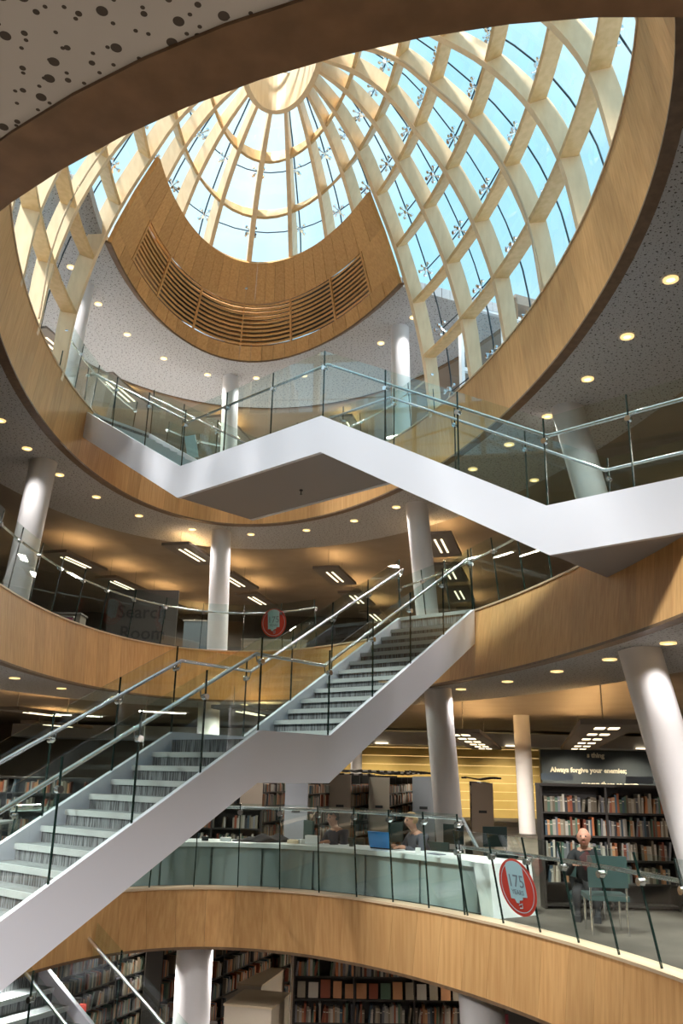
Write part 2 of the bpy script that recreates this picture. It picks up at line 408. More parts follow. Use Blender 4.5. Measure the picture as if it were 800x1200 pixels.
# spider fittings, one shared mesh
mb = MB()
for sx in (-1, 1):
    for sy in (-1, 1):
        mb.tube([(0, 0, .05), (.11*sx, .11*sy, .06)], .015, 5); mb.disc((.11*sx, .11*sy, .05), .034, (0, 0, 1), .05, 7)
mb.tube([(0, 0, -.12), (0, 0, .07)], .016, 6); mb.tube([(-.07, 0, -.02), (.07, 0, -.02)], .013, 5)
mb.disc((-.10, 0, -.06), .042, (0, 0, 1), .04, 7); mb.disc((.10, 0, -.06), .042, (0, 0, 1), .04, 7)
spider0 = None
for t in RIBS:
    far = abs(t) > SM+.02
    for u in UG[1:-1]:
        if far and u < 4.9: continue
        p = dome(t, u, GO-.09); n = (dome(t, u, .5)-dome(t, u, 0)).normalized(); v = (dome(t, u+.05)-dome(t, u-.05)).normalized(); x = v.cross(n)
        o = mb.build('spider_fitting', 'chrome', dm) if spider0 is None else bpy.data.objects.new('spider_fitting', spider0.data)
        if spider0 is None: spider0 = o
        else: COL.objects.link(o); o.parent = dm
        p = p-Vector((DC.x, DC.y, 7.45))
        o.matrix_local = Matrix(((x.x, v.x, n.x, p.x), (x.y, v.y, n.y, p.y), (x.z, v.z, n.z, p.z), (0, 0, 0, 1)))
# oculus ring: deep timber drum with louvred skylight
oc = DC+DSH*5.45; OV = Oval((oc.x, oc.y), 1.42, .66)
mb = MB(); K = 48
for k in range(K):
    a, b = 2*math.pi*k/K, 2*math.pi*(k+1)/K; P = []
    for z, g in ((12.80, 1.0), (13.75, .98)):
        p0, p1, q1, q0 = OV.p(a, 0), OV.p(b, 0), OV.p(b, .11), OV.p(a, .11)
        P += [(p0.x, p0.y, z), (p1.x, p1.y, z), (q1.x, q1.y, z), (q0.x, q0.y, z)]
    mb.hexa(P)
pin(mb.build('oculus_drum', 'glulam', dm, True))
for i in range(9):
    s = -1.25+2.5*i/8; c = OV.c+OV.u*s; half = .66*math.sqrt(max(.02, 1-(s/1.42)**2)); mb = MB()
    mb.box((c.x, c.y, 13.7), (.03, 2*half, .12), (Vector((OV.u.x, OV.u.y, 0)), Vector((OV.w.x, OV.w.y, 0)), Vector((0, 0, 1))))
    pin(mb.build('louvre_bar', 'louvre', dm))
mb = MB(); pts = [OV.p(2*math.pi*k/32, .05) for k in range(32)]; c = OV.c
for k in range(32):
    p, q = pts[k], pts[(k+1) % 32]; mb.v += [(c.x, c.y, 13.85), (p.x, p.y, 13.78), (q.x, q.y, 13.78)]; n = len(mb.v); mb.f.append((n-3, n-2, n-1)); mb.mi.append(0)
pin(mb.build('oculus_pane', 'roofglass', dm))
# lightning / cable conduit running down one rib
mb = MB(); mb.tube([dome(R(79.0), .8+7*i/24, IN-.03) for i in range(25)], .02, 6); pin(mb.build('cable_conduit', 'oak_edge', dm, True))
mb = MB(); mb.tube([dome(R(-97.5), .8+7*i/24, IN-.03) for i in range(25)], .02, 6); pin(mb.build('cable_conduit', 'oak_edge', dm, True))

# curved timber screen with grille at the far end
scr = thing('grille_screen', 'curved oak-panelled screen with a long louvred grille under the far end of the dome', 'screen', loc=(DC.x, DC.y, 7.45))
us0, usg0, usg1, us1 = u_of_z(Z_S0), u_of_z(10.62), u_of_z(11.33), u_of_z(Z_S1)
ST = [R(x) for x in (114, 123.5, 138, 157, 180, 203, 222, 236.5, 246)]
def smile_pt(t, u, off=0.0): return dome(t, u, -.16+off)
def plank_run(t0, t1, u0, u1, mname, nm, seg=3, th=.10, parent=scr, off=0):
    mb = MB()
    for i in range(seg):
        a, b = t0+(t1-t0)*i/seg, t0+(t1-t0)*(i+1)/seg
        mb.hexa([smile_pt(a, u0, off), smile_pt(b, u0, off), smile_pt(b, u0, off+th), smile_pt(a, u0, off+th), smile_pt(a, u1, off), smile_pt(b, u1, off), smile_pt(b, u1, off+th), smile_pt(a, u1, off+th)])
    return pin(mb.build(nm, mname, parent))
n = 26
for i in range(n):
    a = SM+(2*math.pi-2*SM)*i/n; b = SM+(2*math.pi-2*SM)*(i+1)/n; g = .0012
    plank_run(a+g, b-g, us0, usg0, 'oak', 'panel', 2); plank_run(a+g, b-g, usg1, us1, 'oak', 'panel', 2)
plank_run(ST[0], ST[1]+.004, usg0, usg1, 'oak', 'panel', 2); plank_run(ST[-2]-.004, ST[-1], usg0, usg1, 'oak', 'panel', 2)
plank_run(ST[0], ST[-1], us0-.03, us0, 'oak_dark', 'soffit_edge', 30, .16)
for k in range(1, len(ST)-2):
    a, b = ST[k], ST[k+1]
    for j in range(10):
        u = usg0+(usg1-usg0)*(j+.5)/10
        plank_run(a, b, u-.018, u+.018, 'oak', 'louvre', 4, .09)
for k in range(1, len(ST)-1):
    w = .006; plank_run(ST[k]-w, ST[k]+w, usg0, usg1, 'oak', 'mullion', 1, .05, off=-.02)
mb = MB(); seg = 30
for i in range(seg):
    a = ST[1]+(ST[-2]-ST[1])*i/seg; b = ST[1]+(ST[-2]-ST[1])*(i+1)/seg
    mb.quad(smile_pt(a, usg0, .30), smile_pt(b, usg0, .30), smile_pt(b, usg1, .30), smile_pt(a, usg1, .30))
pin(mb.build('grille_backing', 'shelf', scr))
p = smile_pt(R(180), u_of_z(11.55), -.02); mb = MB(); mb.disc(p, .035, (0, -1, .4), .02, 16); pin(mb.build('sensor', 'white', scr))

# gallery above level three (far end)
G = Oval((DC.x, DC.y), DA, DB)
def sector(o, t0, t1, off, off2, z0, z1, nm, m, K=60):
    mb = MB()
    for k in range(K):
        a, b = t0+(t1-t0)*k/K, t0+(t1-t0)*(k+1)/K
        p0, p1, q1, q0 = o.p(a, off), o.p(b, off), o.p(b, off2), o.p(a, off2)
        mb.hexa([(p0.x, p0.y, z0), (p1.x, p1.y, z0), (q1.x, q1.y, z0), (q0.x, q0.y, z0), (p0.x, p0.y, z1), (p1.x, p1.y, z1), (q1.x, q1.y, z1), (q0.x, q0.y, z1)])
    return struct(mb.build(nm, m))
G4 = Oval((-1.35, 12.9), 7.0, 3.35)
GT0, GT1 = R(113), R(262)
G4.p
sector(G4, GT0, GT1, .05, 3.2, 10.36, 10.6, 'ceiling', 'perf')
sector(G4, GT0, GT1, 3.2, 9.5, 10.75, 11.0, 'ceiling', 'ceiling')
sector(G4, GT0, GT1, 3.15, 3.25, 10.33, 10.9, 'trim_4', 'oak_dark')
sector(G, GT0, GT1, 5.8, 5.95, 7.42, 8.5, 'wall_gallery', 'oak')
sector(G, GT0, GT1, 5.82, 6.0, 8.5, 10.8, 'wall_gallery', 'wallgrey')
for t in (GT0, GT1):
    for i in range(4):
        a, b = G.p(t, .8+i*1.25), G.p(t, .8+(i+1)*1.25); d = (b-a).normalized()
        root = bpy.data.objects.new('window_%d' % (i+1+(4 if t > 3 else 0)), None); COL.objects.link(root); root['kind'] = 'structure'
        m3 = (a+b)/2; D = Vector((d.x, d.y, 0)); Nn = Vector((-d.y, d.x, 0)); mb = MB()
        for s in (-1, 1): mb.box((m3.x+D.x*s*.58, m3.y+D.y*s*.58, 8.9), (.08, .12, 3.0), (D, Nn, Vector((0, 0, 1))))
        for z in (7.45, 8.7, 10.35): mb.box((m3.x, m3.y, z), (1.1, .1, .09), (D, Nn, Vector((0, 0, 1))))
        mb.build('window_frame', 'ext_white', root)
        mb = MB(); mb.box((m3.x, m3.y, 8.9), (1.08, .02, 2.9), (D, Nn, Vector((0, 0, 1)))); mb.build('pane', 'roofglass', root)
# roof terrace and neighbouring building seen through the glass
RT = Oval((DC.x, DC.y), DA, DB)
sector(RT, R(-95), R(95), 4.2, 4.5, 7.4, 8.5, 'wall_parapet', 'ext_white')
nb = thing('neighbouring_block', 'pale banded block rising beyond the right side of the dome', 'building', loc=(14.5, 22, 7.4))
for i in range(6):
    mb = MB(); mb.box((0, 0, .45+i*.75), (6, 13, .42)); mb.build('floor_band', 'ext_white', nb)
    mb = MB(); mb.box((.1, 0, .45+i*.75+.37), (5.6, 12.6, .33)); mb.build('window_band', 'paleblue', nb)
mb = MB(); mb.box((0, 0, 4.9), (6.3, 13.3, .18)); mb.build('roof_edge', 'ext_white', nb)

# ------------------------------------------------------------------ columns
def column(top, base, label, r=.265):
    top, base = Vector(top), Vector(base); t = thing('column', label, 'column', None, base); d = (top-base)
    mb = MB(); mb.tube([d*0, d*1.0], r, 40); mb.build('shaft', 'column', t, True)
    mb = MB(); mb.tube([(0, 0, 0), (0, 0, .05)], r+.03, 40); mb.build('base_ring', 'steel', t, True)
    return t
column((3.87, 10.83, 1.64), (4.54, 10.81, -1.6), 'thick white column leaning outward at the right beside the tall dark bookcase')
column((1.93, 16.53, 1.64), (2.24, 17.14, -1.6), 'white leaning column standing behind the white counter, under the staircase top')
column((-3.16, 21.15, 1.64), (-3.05, 21.1, -1.6), 'white column seen through the glass behind the stair landing')
column((-6.9, 16.4, 1.64), (-7.3, 16.4, -1.6), 'white column at the left edge below the middle wooden band')
column((-6.36, 16.79, 6.30), (-6.82, 17.28, 2.8), 'white leaning column behind the glass at the left of the middle floor', .275)
column((-3.26, 21.95, 6.30), (-3.16, 21.95, 2.8), 'upright white column left of the red roundel on the middle floor')
column((1.80, 19.19, 6.30), (2.16, 19.7, 2.8), 'white column rising behind the head of the long staircase')
column((3.92, 13.53, 6.30), (4.79, 13.98, 2.8), 'white leaning column seen through the glass of the upper staircase', .275)
column((1.32, 18.09, 10.40), (1.41, 18.39, 7.4), 'white column on the top gallery right of the grille screen', .22)
column((-3.13, 20.97, 10.40), (-3.02, 20.9, 7.4), 'white column on the top gallery behind the upper stair landing', .22)
column((-5.93, 16.5, 10.40), (-6.23, 16.82, 7.4), 'white column on the top gallery beside the left dome ribs')
column((-2.03, 13.75, -2.3), (-1.97, 13.75, -6.0), 'white column on the lowest floor below the counter')
column((1.78, 11.3, -2.3), (1.97, 11.3, -6.0), 'white column on the lowest floor at the bottom right of the bookshelves')
column((5.56, 26.0, 1.9), (5.60, 26.0, -1.6), 'upright beige column farther back between the yellow wall and quotation board', .24)
column((.61, 26.5, 1.9), (.61, 26.5, -1.6), 'slim far column in front of the left part of the yellow wall', .17)
column((-.62, 19.0, -2.3), (-.62, 19.0, -6.0), 'far beige column on the lowest floor beside the pale wooden boxes', .22)

# ------------------------------------------------------------------ downlights
def downlight(x, y, z, label, group, e=26, r=.085, spot=True, wide=115):
    t = thing('downlight', label, 'light', group, (x, y, z)); mb = MB(); K = 20
    for k in range(K):
        a, b = 2*math.pi*k/K, 2*math.pi*(k+1)/K; P = []
        for zz in (-.018, .0):
            for (q, rr) in ((a, r*.66), (b, r*.66), (b, r*1.15), (a, r*1.15)): P.append((rr*math.cos(q), rr*math.sin(q), zz))
        mb.hexa(P)
    mb.build('trim_ring', 'lamp_trim', t, True)
    mb = MB(); mb.disc((0, 0, -.008), r*.68, (0, 0, 1), .006, 20); mb.build('lens', 'lamp', t)
    if spot:
        l = bpy.data.lights.new('spot', 'SPOT'); l.energy = e; l.spot_size = R(wide); l.spot_blend = .8; l.color = (1, .95, .91); l.shadow_soft_size = .05
        lo = bpy.data.objects.new('spot', l); COL.objects.link(lo); lo.parent = t; lo.location = (0, 0, -.03)
D2 = [(-6.11, 16.1), (-5.83, 18.04), (-5.17, 19.94), (-3.92, 20.83), (-2.33, 21.46), (2.37, 16.43), (2.97, 14.9), (3.43, 13.28), (3.79, 11.78), (4.02, 10.22)]
for i, (x, y) in enumerate(D2): downlight(x, y, 1.608, 'round warm recessed downlight beneath the middle wooden band, %s from the left' % ordn(i), 'downlights beneath the middle wooden band', 42)
for i, (x, y) in enumerate(((-5.9, 12.2), (-5.6, 9.6), (-5.0, 7.2), (-4.3, 4.9), (-3.3, 2.8), (-2.2, .9), (-.8, -.5), (1.0, -1.1), (2.8, -.6), (4.0, .9), (4.6, 3.0), (4.6, 5.4), (4.4, 7.8))):
    downlight(x, y, 1.608, 'unseen fill downlight added in the near ceiling over the viewer, %s from the left' % ordn(i), 'added fill downlights in the near ceiling', 400, wide=168)  # out of view, added to bounce light off floor and reach the stair
D3 = [(-6.45, 14.58), (-6.45, 16.01), (-6.28, 17.58), (-5.88, 19.11), (-5.19, 20.59), (-4.02, 21.76), (-2.47, 22.14), (-.93, 21.61), (.33, 20.64), (1.33, 19.42), (2.76, 16.66), (3.25, 15.24), (4.2, 17.27), (3.67, 13.87), (3.96, 12.36), (4.14, 10.96), (4.21, 9.47)]
for i, (x, y) in enumerate(D3): downlight(x, y, 6.221, 'round warm recessed downlight beneath the upper wooden band, %s from the left' % ordn(i), 'downlights beneath the upper wooden band', 120)
D4 = [(-5.96, 15.77), (-5.77, 17.25), (-5.43, 18.66), (-4.76, 19.89), (-3.74, 20.79), (-2.42, 20.93), (-1.1, 20.72), (.9, 18.83), (1.6, 17.56)]
for i, (x, y) in enumerate(D4): downlight(x, y, 10.35, 'round recessed downlight in the gallery ceiling round the grille screen, %s from the left' % ordn(i), 'downlights in the top gallery ceiling', 100, .075)

for i, dg_ in enumerate((126, 142, 156, 170, 184, 198, 212, 228)):
    q = L1b.p(R(dg_), .75); downlight(q.x, q.y, -2.34, 'round fill downlight added beneath the lowest wooden band, %s from the right' % ordn(i), 'fill downlights added beneath the lowest wooden band', 110)  # mostly hidden lamps added to brighten the lowest floor
# ------------------------------------------------------------------ hanging light rafts
rafn = {}
def raft(x, y, z, zc, L, w, where, dirv=(.25, .968), e=45, pairs=0, up=True, gi=None):
    D = Vector((dirv[0], dirv[1], 0)).normalized(); Nn = Vector((-D.y, D.x, 0)); Zv = Vector((0, 0, 1)); ax = (D, Nn, Zv)
    k = rafn.get(where, 0); rafn[where] = k+1
    t = thing('hanging_light_raft', 'dark slab light %s, %s from the atrium' % (where, ordn(k)), 'light', 'light rafts '+where, (x, y, z))
    mb = MB(); mb.box((0, 0, .04), (L, w, .08), ax); mb.build('slab', 'raft', t)
    if pairs:
        for i in range(pairs):
            s = (-.5+(i+.5)/pairs)*L
            for q in (-1, 1): mb = MB(); mb.box(D*s+Nn*(q*w*.12)+Zv*(-.008), (.5, w*.17, .014), ax); mb.build('lamp_square', 'strip', t)
    else:
        for q in (-1, 1): mb = MB(); mb.box(D*(-.02)+Nn*(q*.085)+Zv*(-.008), (1.35, .045, .014), ax); mb.build('lamp_strip', 'strip', t)
    if up:
        mb = MB(); mb.box(Zv*.088, (L*.7, .10, .014), ax); mb.build('uplight_strip', 'uplight', t)
    for s in (-.36, .36): mb = MB(); mb.tube([D*(s*L)+Zv*.08, D*(s*L)+Zv*(zc-z)], .012, 6); mb.build('rod', 'steel', t)
    l = bpy.data.lights.new('raft_lamp', 'AREA'); l.shape = 'RECTANGLE'; l.size = 1.2; l.size_y = .25; l.energy = e*1.4; l.color = (1, .90, .76)
    lo = bpy.data.objects.new('raft_lamp', l); COL.objects.link(lo); lo.parent = t; lo.location = (0, 0, -.03); lo.rotation_euler = (0, 0, math.atan2(D.y, D.x))
w2 = 'over the middle floor at its left'
for x, y in ((-7.75, 24.0), (-7.15, 27.1), (-6.4, 30.1)): raft(x, y, 5.77, 6.45, 2.3, .75, w2)
w2 = 'over the middle floor left of its column'
for x, y in ((-4.15, 22.85), (-3.35, 26.2), (-2.9, 29.2), (-5.7, 34)): raft(x, y, 5.77, 6.45, 2.3, .8, w2)
w2 = 'over the middle floor right of its column'
for x, y in ((-.15, 25.2), (.6, 28.6), (1.4, 32)): raft(x, y, 5.77, 6.45, 2.3, .8, w2)
w2 = 'over the middle floor above the stair head'
for x, y in ((2.65, 21.3), (3.3, 24.45), (4.0, 27.5), (4.9, 31)): raft(x, y, 5.77, 6.45, 2.3, .8, w2)
w2 = 'over the middle floor near the right wall'
for x, y in ((8.5, 12), (8.8, 18)): raft(x, y, 5.77, 6.45, 2.3, .8, w2)
w2 = 'in the top gallery'
for x, y, z in ((-6.37, 21.9, 10.3), (-7.4, 19.5, 10.3), (-3.6, 24.6, 10.3), (.2, 24.4, 10.3)): raft(x, y, z, 10.75, 2.2, .7, w2, (.25, .968), 60)
w2 = 'before the quotation board'
raft(6.05, 20.8, .87, 1.8, 13.5, 1.0, w2, (.225, .974), 100, 6)
w2 = 'behind the counter column'
raft(3.75, 23.5, .87, 1.8, 11, .95, w2, (.225, .974), 90, 6)
w2 = 'over the reading floor at the left'
for x, y in ((-9, 16), (-10.5, 22), (-7.5, 22), (-9, 28), (-2, 20), (-1, 28), (-13, 18)): raft(x, y, 1.3, 1.8, 3.0, .7, w2, (.27, .963), 80)
w2 = 'over the reading floor at the right'
for x, y in ((9, 9.5), (10, 17), (12, 26)): raft(x, y, 1.3, 1.8, 3.0, .7, w2, (.27, .963), 75)
w2 = 'added as fill over the lowest floor'
for x, y in ((-6, 19), (-3.1, 20.5), (3.5, 16), (-3, 24), (3, 24), (-8, 12)): raft(x, y, -2.6, -2.33, 1.8, .5, w2, (.27, .963), 130, 0, False)  # extra rafts added as fill light for the dark lowest floor

# ------------------------------------------------------------------ glass balustrades
def pane_box(mb, a, b, upv_a, upv_b, th):
    a, b = Vector(a), Vector(b); d = (b-a); nrm = d.cross(upv_a).normalized()*(th/2)
    mb.hexa([a-nrm, b-nrm, b+nrm, a+nrm, a+upv_a-nrm, b+upv_b-nrm, b+upv_b+nrm, a+upv_a+nrm])
def clamp(mb, p, inward, rail):
    mb.disc(Vector(p)-Vector(inward).normalized()*.03, .036, inward, .06, 12)
    mb.tube([p, Vector(p)+Vector(inward).normalized()*.07, Vector(rail)-Vector((0, 0, .02)), rail], .009, 6)
def ring_balustrade(o, z, h, lean, L, label, t0, t1, off=.06, railz=.93, rf=.84):
    """t range in radians; glass leans towards the void"""
    ts = o.even(L, t0, t1); first = o.p(ts[0]); org = Vector((o.c.x, o.c.y, z)); root = thing('glass_balustrade', label, 'balustrade', None, org)
    def P(t, zz, extra=0.0):
        q = o.p(t, off-lean*zz/h+extra); return Vector((q.x, q.y, z+zz))-org
    for a, b in zip(ts[:-1], ts[1:]):
        g = (b-a)*.012; a2, b2 = a+g, b-g; mb = MB()
        pane_box(mb, P(a2, .03), P(b2, .03), P(a2, h)-P(a2, .03), P(b2, h)-P(b2, .03), .016); mb.build('pane', 'glass', root)
    for t in ts:
        mb = MB(); s = (P(t+.001, .5)-P(t-.001, .5)).normalized(); v = (P(t, h)-P(t, .0)); nn = s.cross(v).normalized()
        mb.box((P(t, 0)+P(t, h))/2, (.013, .020, v.length), (s, nn, v.normalized())); mb.build('joint', 'edge', root)
        mb = MB(); iw = P(t, railz*h-.05, .1)-P(t, railz*h-.05); clamp(mb, P(t, (rf-.06)*h), iw, P(t, rf*h, .09)); mb.build('clamp', 'chrome', root, True)
    mb = MB(); K = len(ts)*3; mb.tube([P(t0+(t1-t0)*i/K, rf*h, .09) for i in range(K+1)], .021, 8); mb.build('handrail', 'steel', root, True)
    return root
b_hi = ring_balustrade(L1t, Z1+.03, 1.13, .10, .62, 'taller glass balustrade above the lowest wooden band, before the white counter', R(118.5), R(222), rf=.95)
b_lo = ring_balustrade(L1t, Z1+.03, .95, .20, .62, 'lower inward leaning glass balustrade above the lowest wooden band, right of the counter', R(50), R(118), rf=.80)
q0, q1 = L1t.p(R(118.5), .06-.10*.95+.09), L1t.p(R(115), .06-.20*.8+.09); og = Vector((L1t.c.x, L1t.c.y, Z1+.03))
mb = MB(); mb.tube([Vector((q0.x, q0.y, Z1+.03+1.13*.95))-og, Vector((q1.x, q1.y, Z1+.03+.95*.80))-og], .021, 8); mb.build('handrail', 'steel', b_hi, True)
ring_balustrade(L2t, Z2+.03, 1.12, .12, 1.0, 'curved glass balustrade above the middle wooden band, left of the staircase head', R(149), R(272))
ring_balustrade(L2t, Z2+.03, 1.12, .12, .9, 'short curved glass balustrade above the middle wooden band, right of the staircase head', R(92), R(125))
ring_balustrade(L3t, 7.48, 1.12, .08, 1.0, 'curved glass balustrade above the upper wooden band, right of the landing stair', R(112), R(205))
ring_balustrade(L3t, 7.48, 1.12, .08, 1.0, 'curved glass balustrade above the upper wooden band, by the left dome ribs', R(218), R(248))

# ------------------------------------------------------------------ staircases
def staircase(name, label, tops, kinds, nv, width, h, steps, rail_labels, tread_drop=.10, panes=None, zcap=None, rail_h=.92, glass_h=1.12):
    """tops: points on the top edge of the near stringer; kinds between them: 'flight' or 'landing'"""
    org = Vector(tops[0]); T = [Vector(p)-org for p in tops]; nv = Vector(nv).normalized(); Zv = Vector((0, 0, 1))
    root = thing(name, label, 'staircase', None, org)
    for side in (0, 1):
        base = nv*(side*width); mb = MB(); ins = nv*(.07 if side == 0 else -.07)
        for a, b in zip(T[:-1], T[1:]):
            A, B = a+base, b+base
            mb.hexa([A-Zv*h, B-Zv*h, B-Zv*h+ins, A-Zv*h+ins, A, B, B+ins, A+ins])
        mb.build('stringer', 'white', root)
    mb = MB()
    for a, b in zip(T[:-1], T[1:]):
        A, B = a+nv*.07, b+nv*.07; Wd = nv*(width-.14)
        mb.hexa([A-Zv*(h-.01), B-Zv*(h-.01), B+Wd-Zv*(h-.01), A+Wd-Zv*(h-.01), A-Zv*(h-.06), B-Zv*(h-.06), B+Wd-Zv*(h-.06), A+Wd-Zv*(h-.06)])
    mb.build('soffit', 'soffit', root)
    for (a, b), kd, ns in zip(zip(T[:-1], T[1:]), kinds, steps):
        if kd == 'landing':
            A, B = a+nv*.07-Zv*tread_drop, b+nv*.07-Zv*tread_drop; Wd = nv*(width-.14); mb = MB()
            mb.hexa([A-Zv*.19, B-Zv*.19, B+Wd-Zv*.19, A+Wd-Zv*.19, A, B, B+Wd, A+Wd]); mb.build('landing', 'carpet', root)
        else:
            lo, hi = (a, b) if a.z < b.z else (b, a); d = hi-lo; hd = Vector((d.x, d.y, 0)); run = hd.length/ns; rise = d.z/ns; hd.normalize()
            for i in range(ns):
                s = lo+hd*(run*i)+nv*.07; z = lo.z-tread_drop+rise*i; w = width-.14
                f = Vector((s.x, s.y, 0)); mb = MB()
                # closed step: sloping underside, riser face, tread
                A0 = f+Zv*(z-rise-.03); A1 = f+nv*w+Zv*(z-rise-.03); B0 = f+hd*(run+.02)+Zv*(z-.04); B1 = B0+nv*w
                C0, C1, E0, E1 = f+Zv*z, f+nv*w+Zv*z, f+hd*(run+.02)+Zv*z, f+hd*(run+.02)+nv*w+Zv*z
                mb.quad(A0, A1, C1, C0, 0); mb.quad(C0, C1, E1, E0, 1); mb.quad(A0, A1, B1, B0, 1); mb.quad(B0, B1, E1, E0, 1); mb.quad(A0, B0, E0, C0, 1); mb.quad(A1, B1, E1, C1, 1)
                st = mb.build('step', ['carpet', 'tread'], root)
                mb = MB(); c = f+nv*(w/2)+Zv*(z-.028)-hd*.008; mb.box(c, (.03, w, .062), (hd, nv, Zv)); mb.build('nosing', 'nosing', st)
    e = T[-1]; hd = Vector((T[-1].x-T[-2].x, T[-1].y-T[-2].y, 0)).normalized()
    if kinds[-1] == 'flight':
        mb = MB(); mb.box(e+nv*(width/2)-Zv*.11+hd*.02, (.04, width-.14, .20), (hd, nv, Zv)); rr = mb.build('riser', 'carpet', root)
        mb = MB(); mb.box(e+nv*(width/2)-Zv*.03+hd*.0, (.05, width-.14, .06), (hd, nv, Zv)); mb.build('nosing', 'nosing', rr)
    for side, lab in zip((0, 1), rail_labels):
        if not lab: continue
        bal = thing('glass_balustrade', lab, 'balustrade', None, org); off = nv*(.035 if side == 0 else width-.035)
        joints = []
        for (a, b), n in zip(zip(T[:-1], T[1:]), panes):
            for i in range(n):
                p, q = a+(b-a)*(i/n)+off, a+(b-a)*((i+1)/n)+off; g = (q-p).normalized()*.012
                mb = MB(); pane_box(mb, p+g-Zv*.05, q-g-Zv*.05, Zv*(glass_h+.05), Zv*(glass_h+.05), .016); mb.build('pane', 'glass', bal)
                joints.append(p)
        joints.append(T[-1]+off); iw = nv*(1 if side == 0 else -1)
        for p in joints:
            mb = MB(); mb.box(p+Zv*(glass_h/2-.02), (.014, .020, glass_h+.04), (Vector((nv.y, -nv.x, 0)), nv, Zv)); mb.build('joint', 'edge', bal)
            mb = MB(); clamp(mb, p+Zv*(rail_h-.10), iw, p+Zv*rail_h+iw*.09); mb.build('clamp', 'chrome', bal, True)
        mb = MB(); mb.tube([t+off+iw*.09+Zv*rail_h for t in T], .024, 10); mb.build('handrail', 'steel', bal, True)
    return root
def dv(a): return Vector((math.cos(R(a)), math.sin(R(a)), 0))
d1 = dv(51.818); n1 = Vector((-d1.y, d1.x, 0))
staircase('staircase', 'long white staircase with grey carpeted steps climbing from lower left to the middle floor',
          [(-3.12, 7.59, -1.51), (-.92, 10.37, .48), (-.09, 11.43, .48), (2.37, 14.57, 2.81)], ['flight', 'landing', 'flight'], n1, 1.626, .60, [12, 0, 13],
          ['glass balustrade with steel handrail on the near side of the long lower staircase', 'glass balustrade with steel handrail on the far side of the long lower staircase'], panes=[4, 1, 4])
d2 = dv(137.455); n2 = Vector((d2.y, -d2.x, 0))
E3 = Vector((2.40, 9.34, 3.05))-d2*4.2
staircase('staircase', 'white staircase crossing high above, climbing from the right up to the upper wooden band',
          [tuple(E3), (2.40, 9.34, 3.05), (-.34, 11.86, 5.25), (-2.94, 14.24, 5.25), (-5.68, 16.76, 7.45)], ['landing', 'flight', 'landing', 'flight'], n2, 1.811, .60, [0, 13, 0, 13],
          ['glass balustrade with steel handrail on the near side of the high crossing staircase', 'glass balustrade with steel handrail on the far side of the high crossing staircase'], panes=[4, 3, 3, 3])
d0 = dv(150); n0 = Vector((d0.y, -d0.x, 0))
A0 = Vector((-3.50, 10.95, -3.28))-n0*.12; dn = (-d0*4.4+Vector((0, 0, -2.57)))
staircase('staircase', 'lowest staircase at the bottom left going down to the lowest floor',
          [tuple(A0+dn), tuple(A0+d0*1.3+Vector((0, 0, .76))), tuple(A0+d0*1.8+Vector((0, 0, .76)))], ['flight', 'landing'], n0, 1.50, .5, [19, 0],
          ['glass balustrade on the near side of the lowest staircase', 'glass balustrade with steel handrail on the far side of the lowest staircase'], panes=[4, 1])
for i, (x, y, z, lb) in enumerate(((-.7, 13.6, 4.63, 'small sprinkler head under the middle landing of the high staircase'), (3.6, 9.4, 2.43, 'small sprinkler head under the right end of the high staircase'))):
    t = thing('sprinkler_head', lb, 'sprinkler', 'sprinklers under the high staircase', (x, y, z)); mb = MB(); mb.disc((0, 0, -.02), .03, (0, 0, 1), .02, 12); mb.build('rose', 'dark', t)
    mb = MB(); mb.tube([(0, 0, -.08), (0, 0, -.02)], .009, 6); mb.disc((0, 0, -.085), .02, (0, 0, 1), .006, 8); mb.build('nozzle', 'dark', t)

# ------------------------------------------------------------------ counter on the reading floor
ct = thing('reading_counter', 'long curved white reading counter with dull teal glass front behind the balustrade', 'counter', None, (L1t.c.x, L1t.c.y, Z1))
cz = Matrix.Translation((-L1t.c.x, -L1t.c.y, -Z1)); CT0, CT1 = R(119), R(215)
def curved(nm, m, t0, t1, o0, o1, z0, z1, K=24, o0t=None, o1t=None):
    mb = MB()
    for k in range(K):
        a, b = t0+(t1-t0)*k/K, t0+(t1-t0)*(k+1)/K; P = []
        for z, i, e in ((z0, o0, o1), (z1, o0t if o0t is not None else o0, o1t if o1t is not None else o1)):
            p0, p1, q1, q0 = L1t.p(a, i), L1t.p(b, i), L1t.p(b, e), L1t.p(a, e)
            P += [(p0.x, p0.y, z), (p1.x, p1.y, z), (q1.x, q1.y, z), (q0.x, q0.y, z)]
        mb.hexa(P)
    return pin(mb.build(nm, m, ct), cz)
curved('backing_board', 'deskfront', CT0, CT1, .38, .40, -1.58, -1.06); curved('worktop', 'desk', CT0, CT1, .30, 1.00, -1.06, -1.00)
n = 9
for i in range(n):
    a, b = CT0+(CT1-CT0)*i/n, CT0+(CT1-CT0)*(i+1)/n; curved('front_panel', 'deskfront', a+.004, b-.004, .34, .37, -1.58, -1.06, 4)
def wedge(pts_b, pts_t, z0, z1, nm, m):
    mb = MB(); mb.hexa([(q.x, q.y, z0) for q in pts_b]+[(q.x, q.y, z1) for q in pts_t]); return pin(mb.build(nm, m, ct), cz)
wedge([L1t.p(R(117.9), .28), L1t.p(R(115.8), .28), L1t.p(R(115.8), 1.0), L1t.p(R(117.9), 1.0)], [L1t.p(R(119.2), .28), L1t.p(R(116.4), .28), L1t.p(R(116.4), 1.0), L1t.p(R(119.2), 1.0)], -1.6, -1.0, 'end_panel', 'desk')
def on_counter(deg, off): q = L1t.p(R(deg), off); return Vector((q.x, q.y, -1.0))

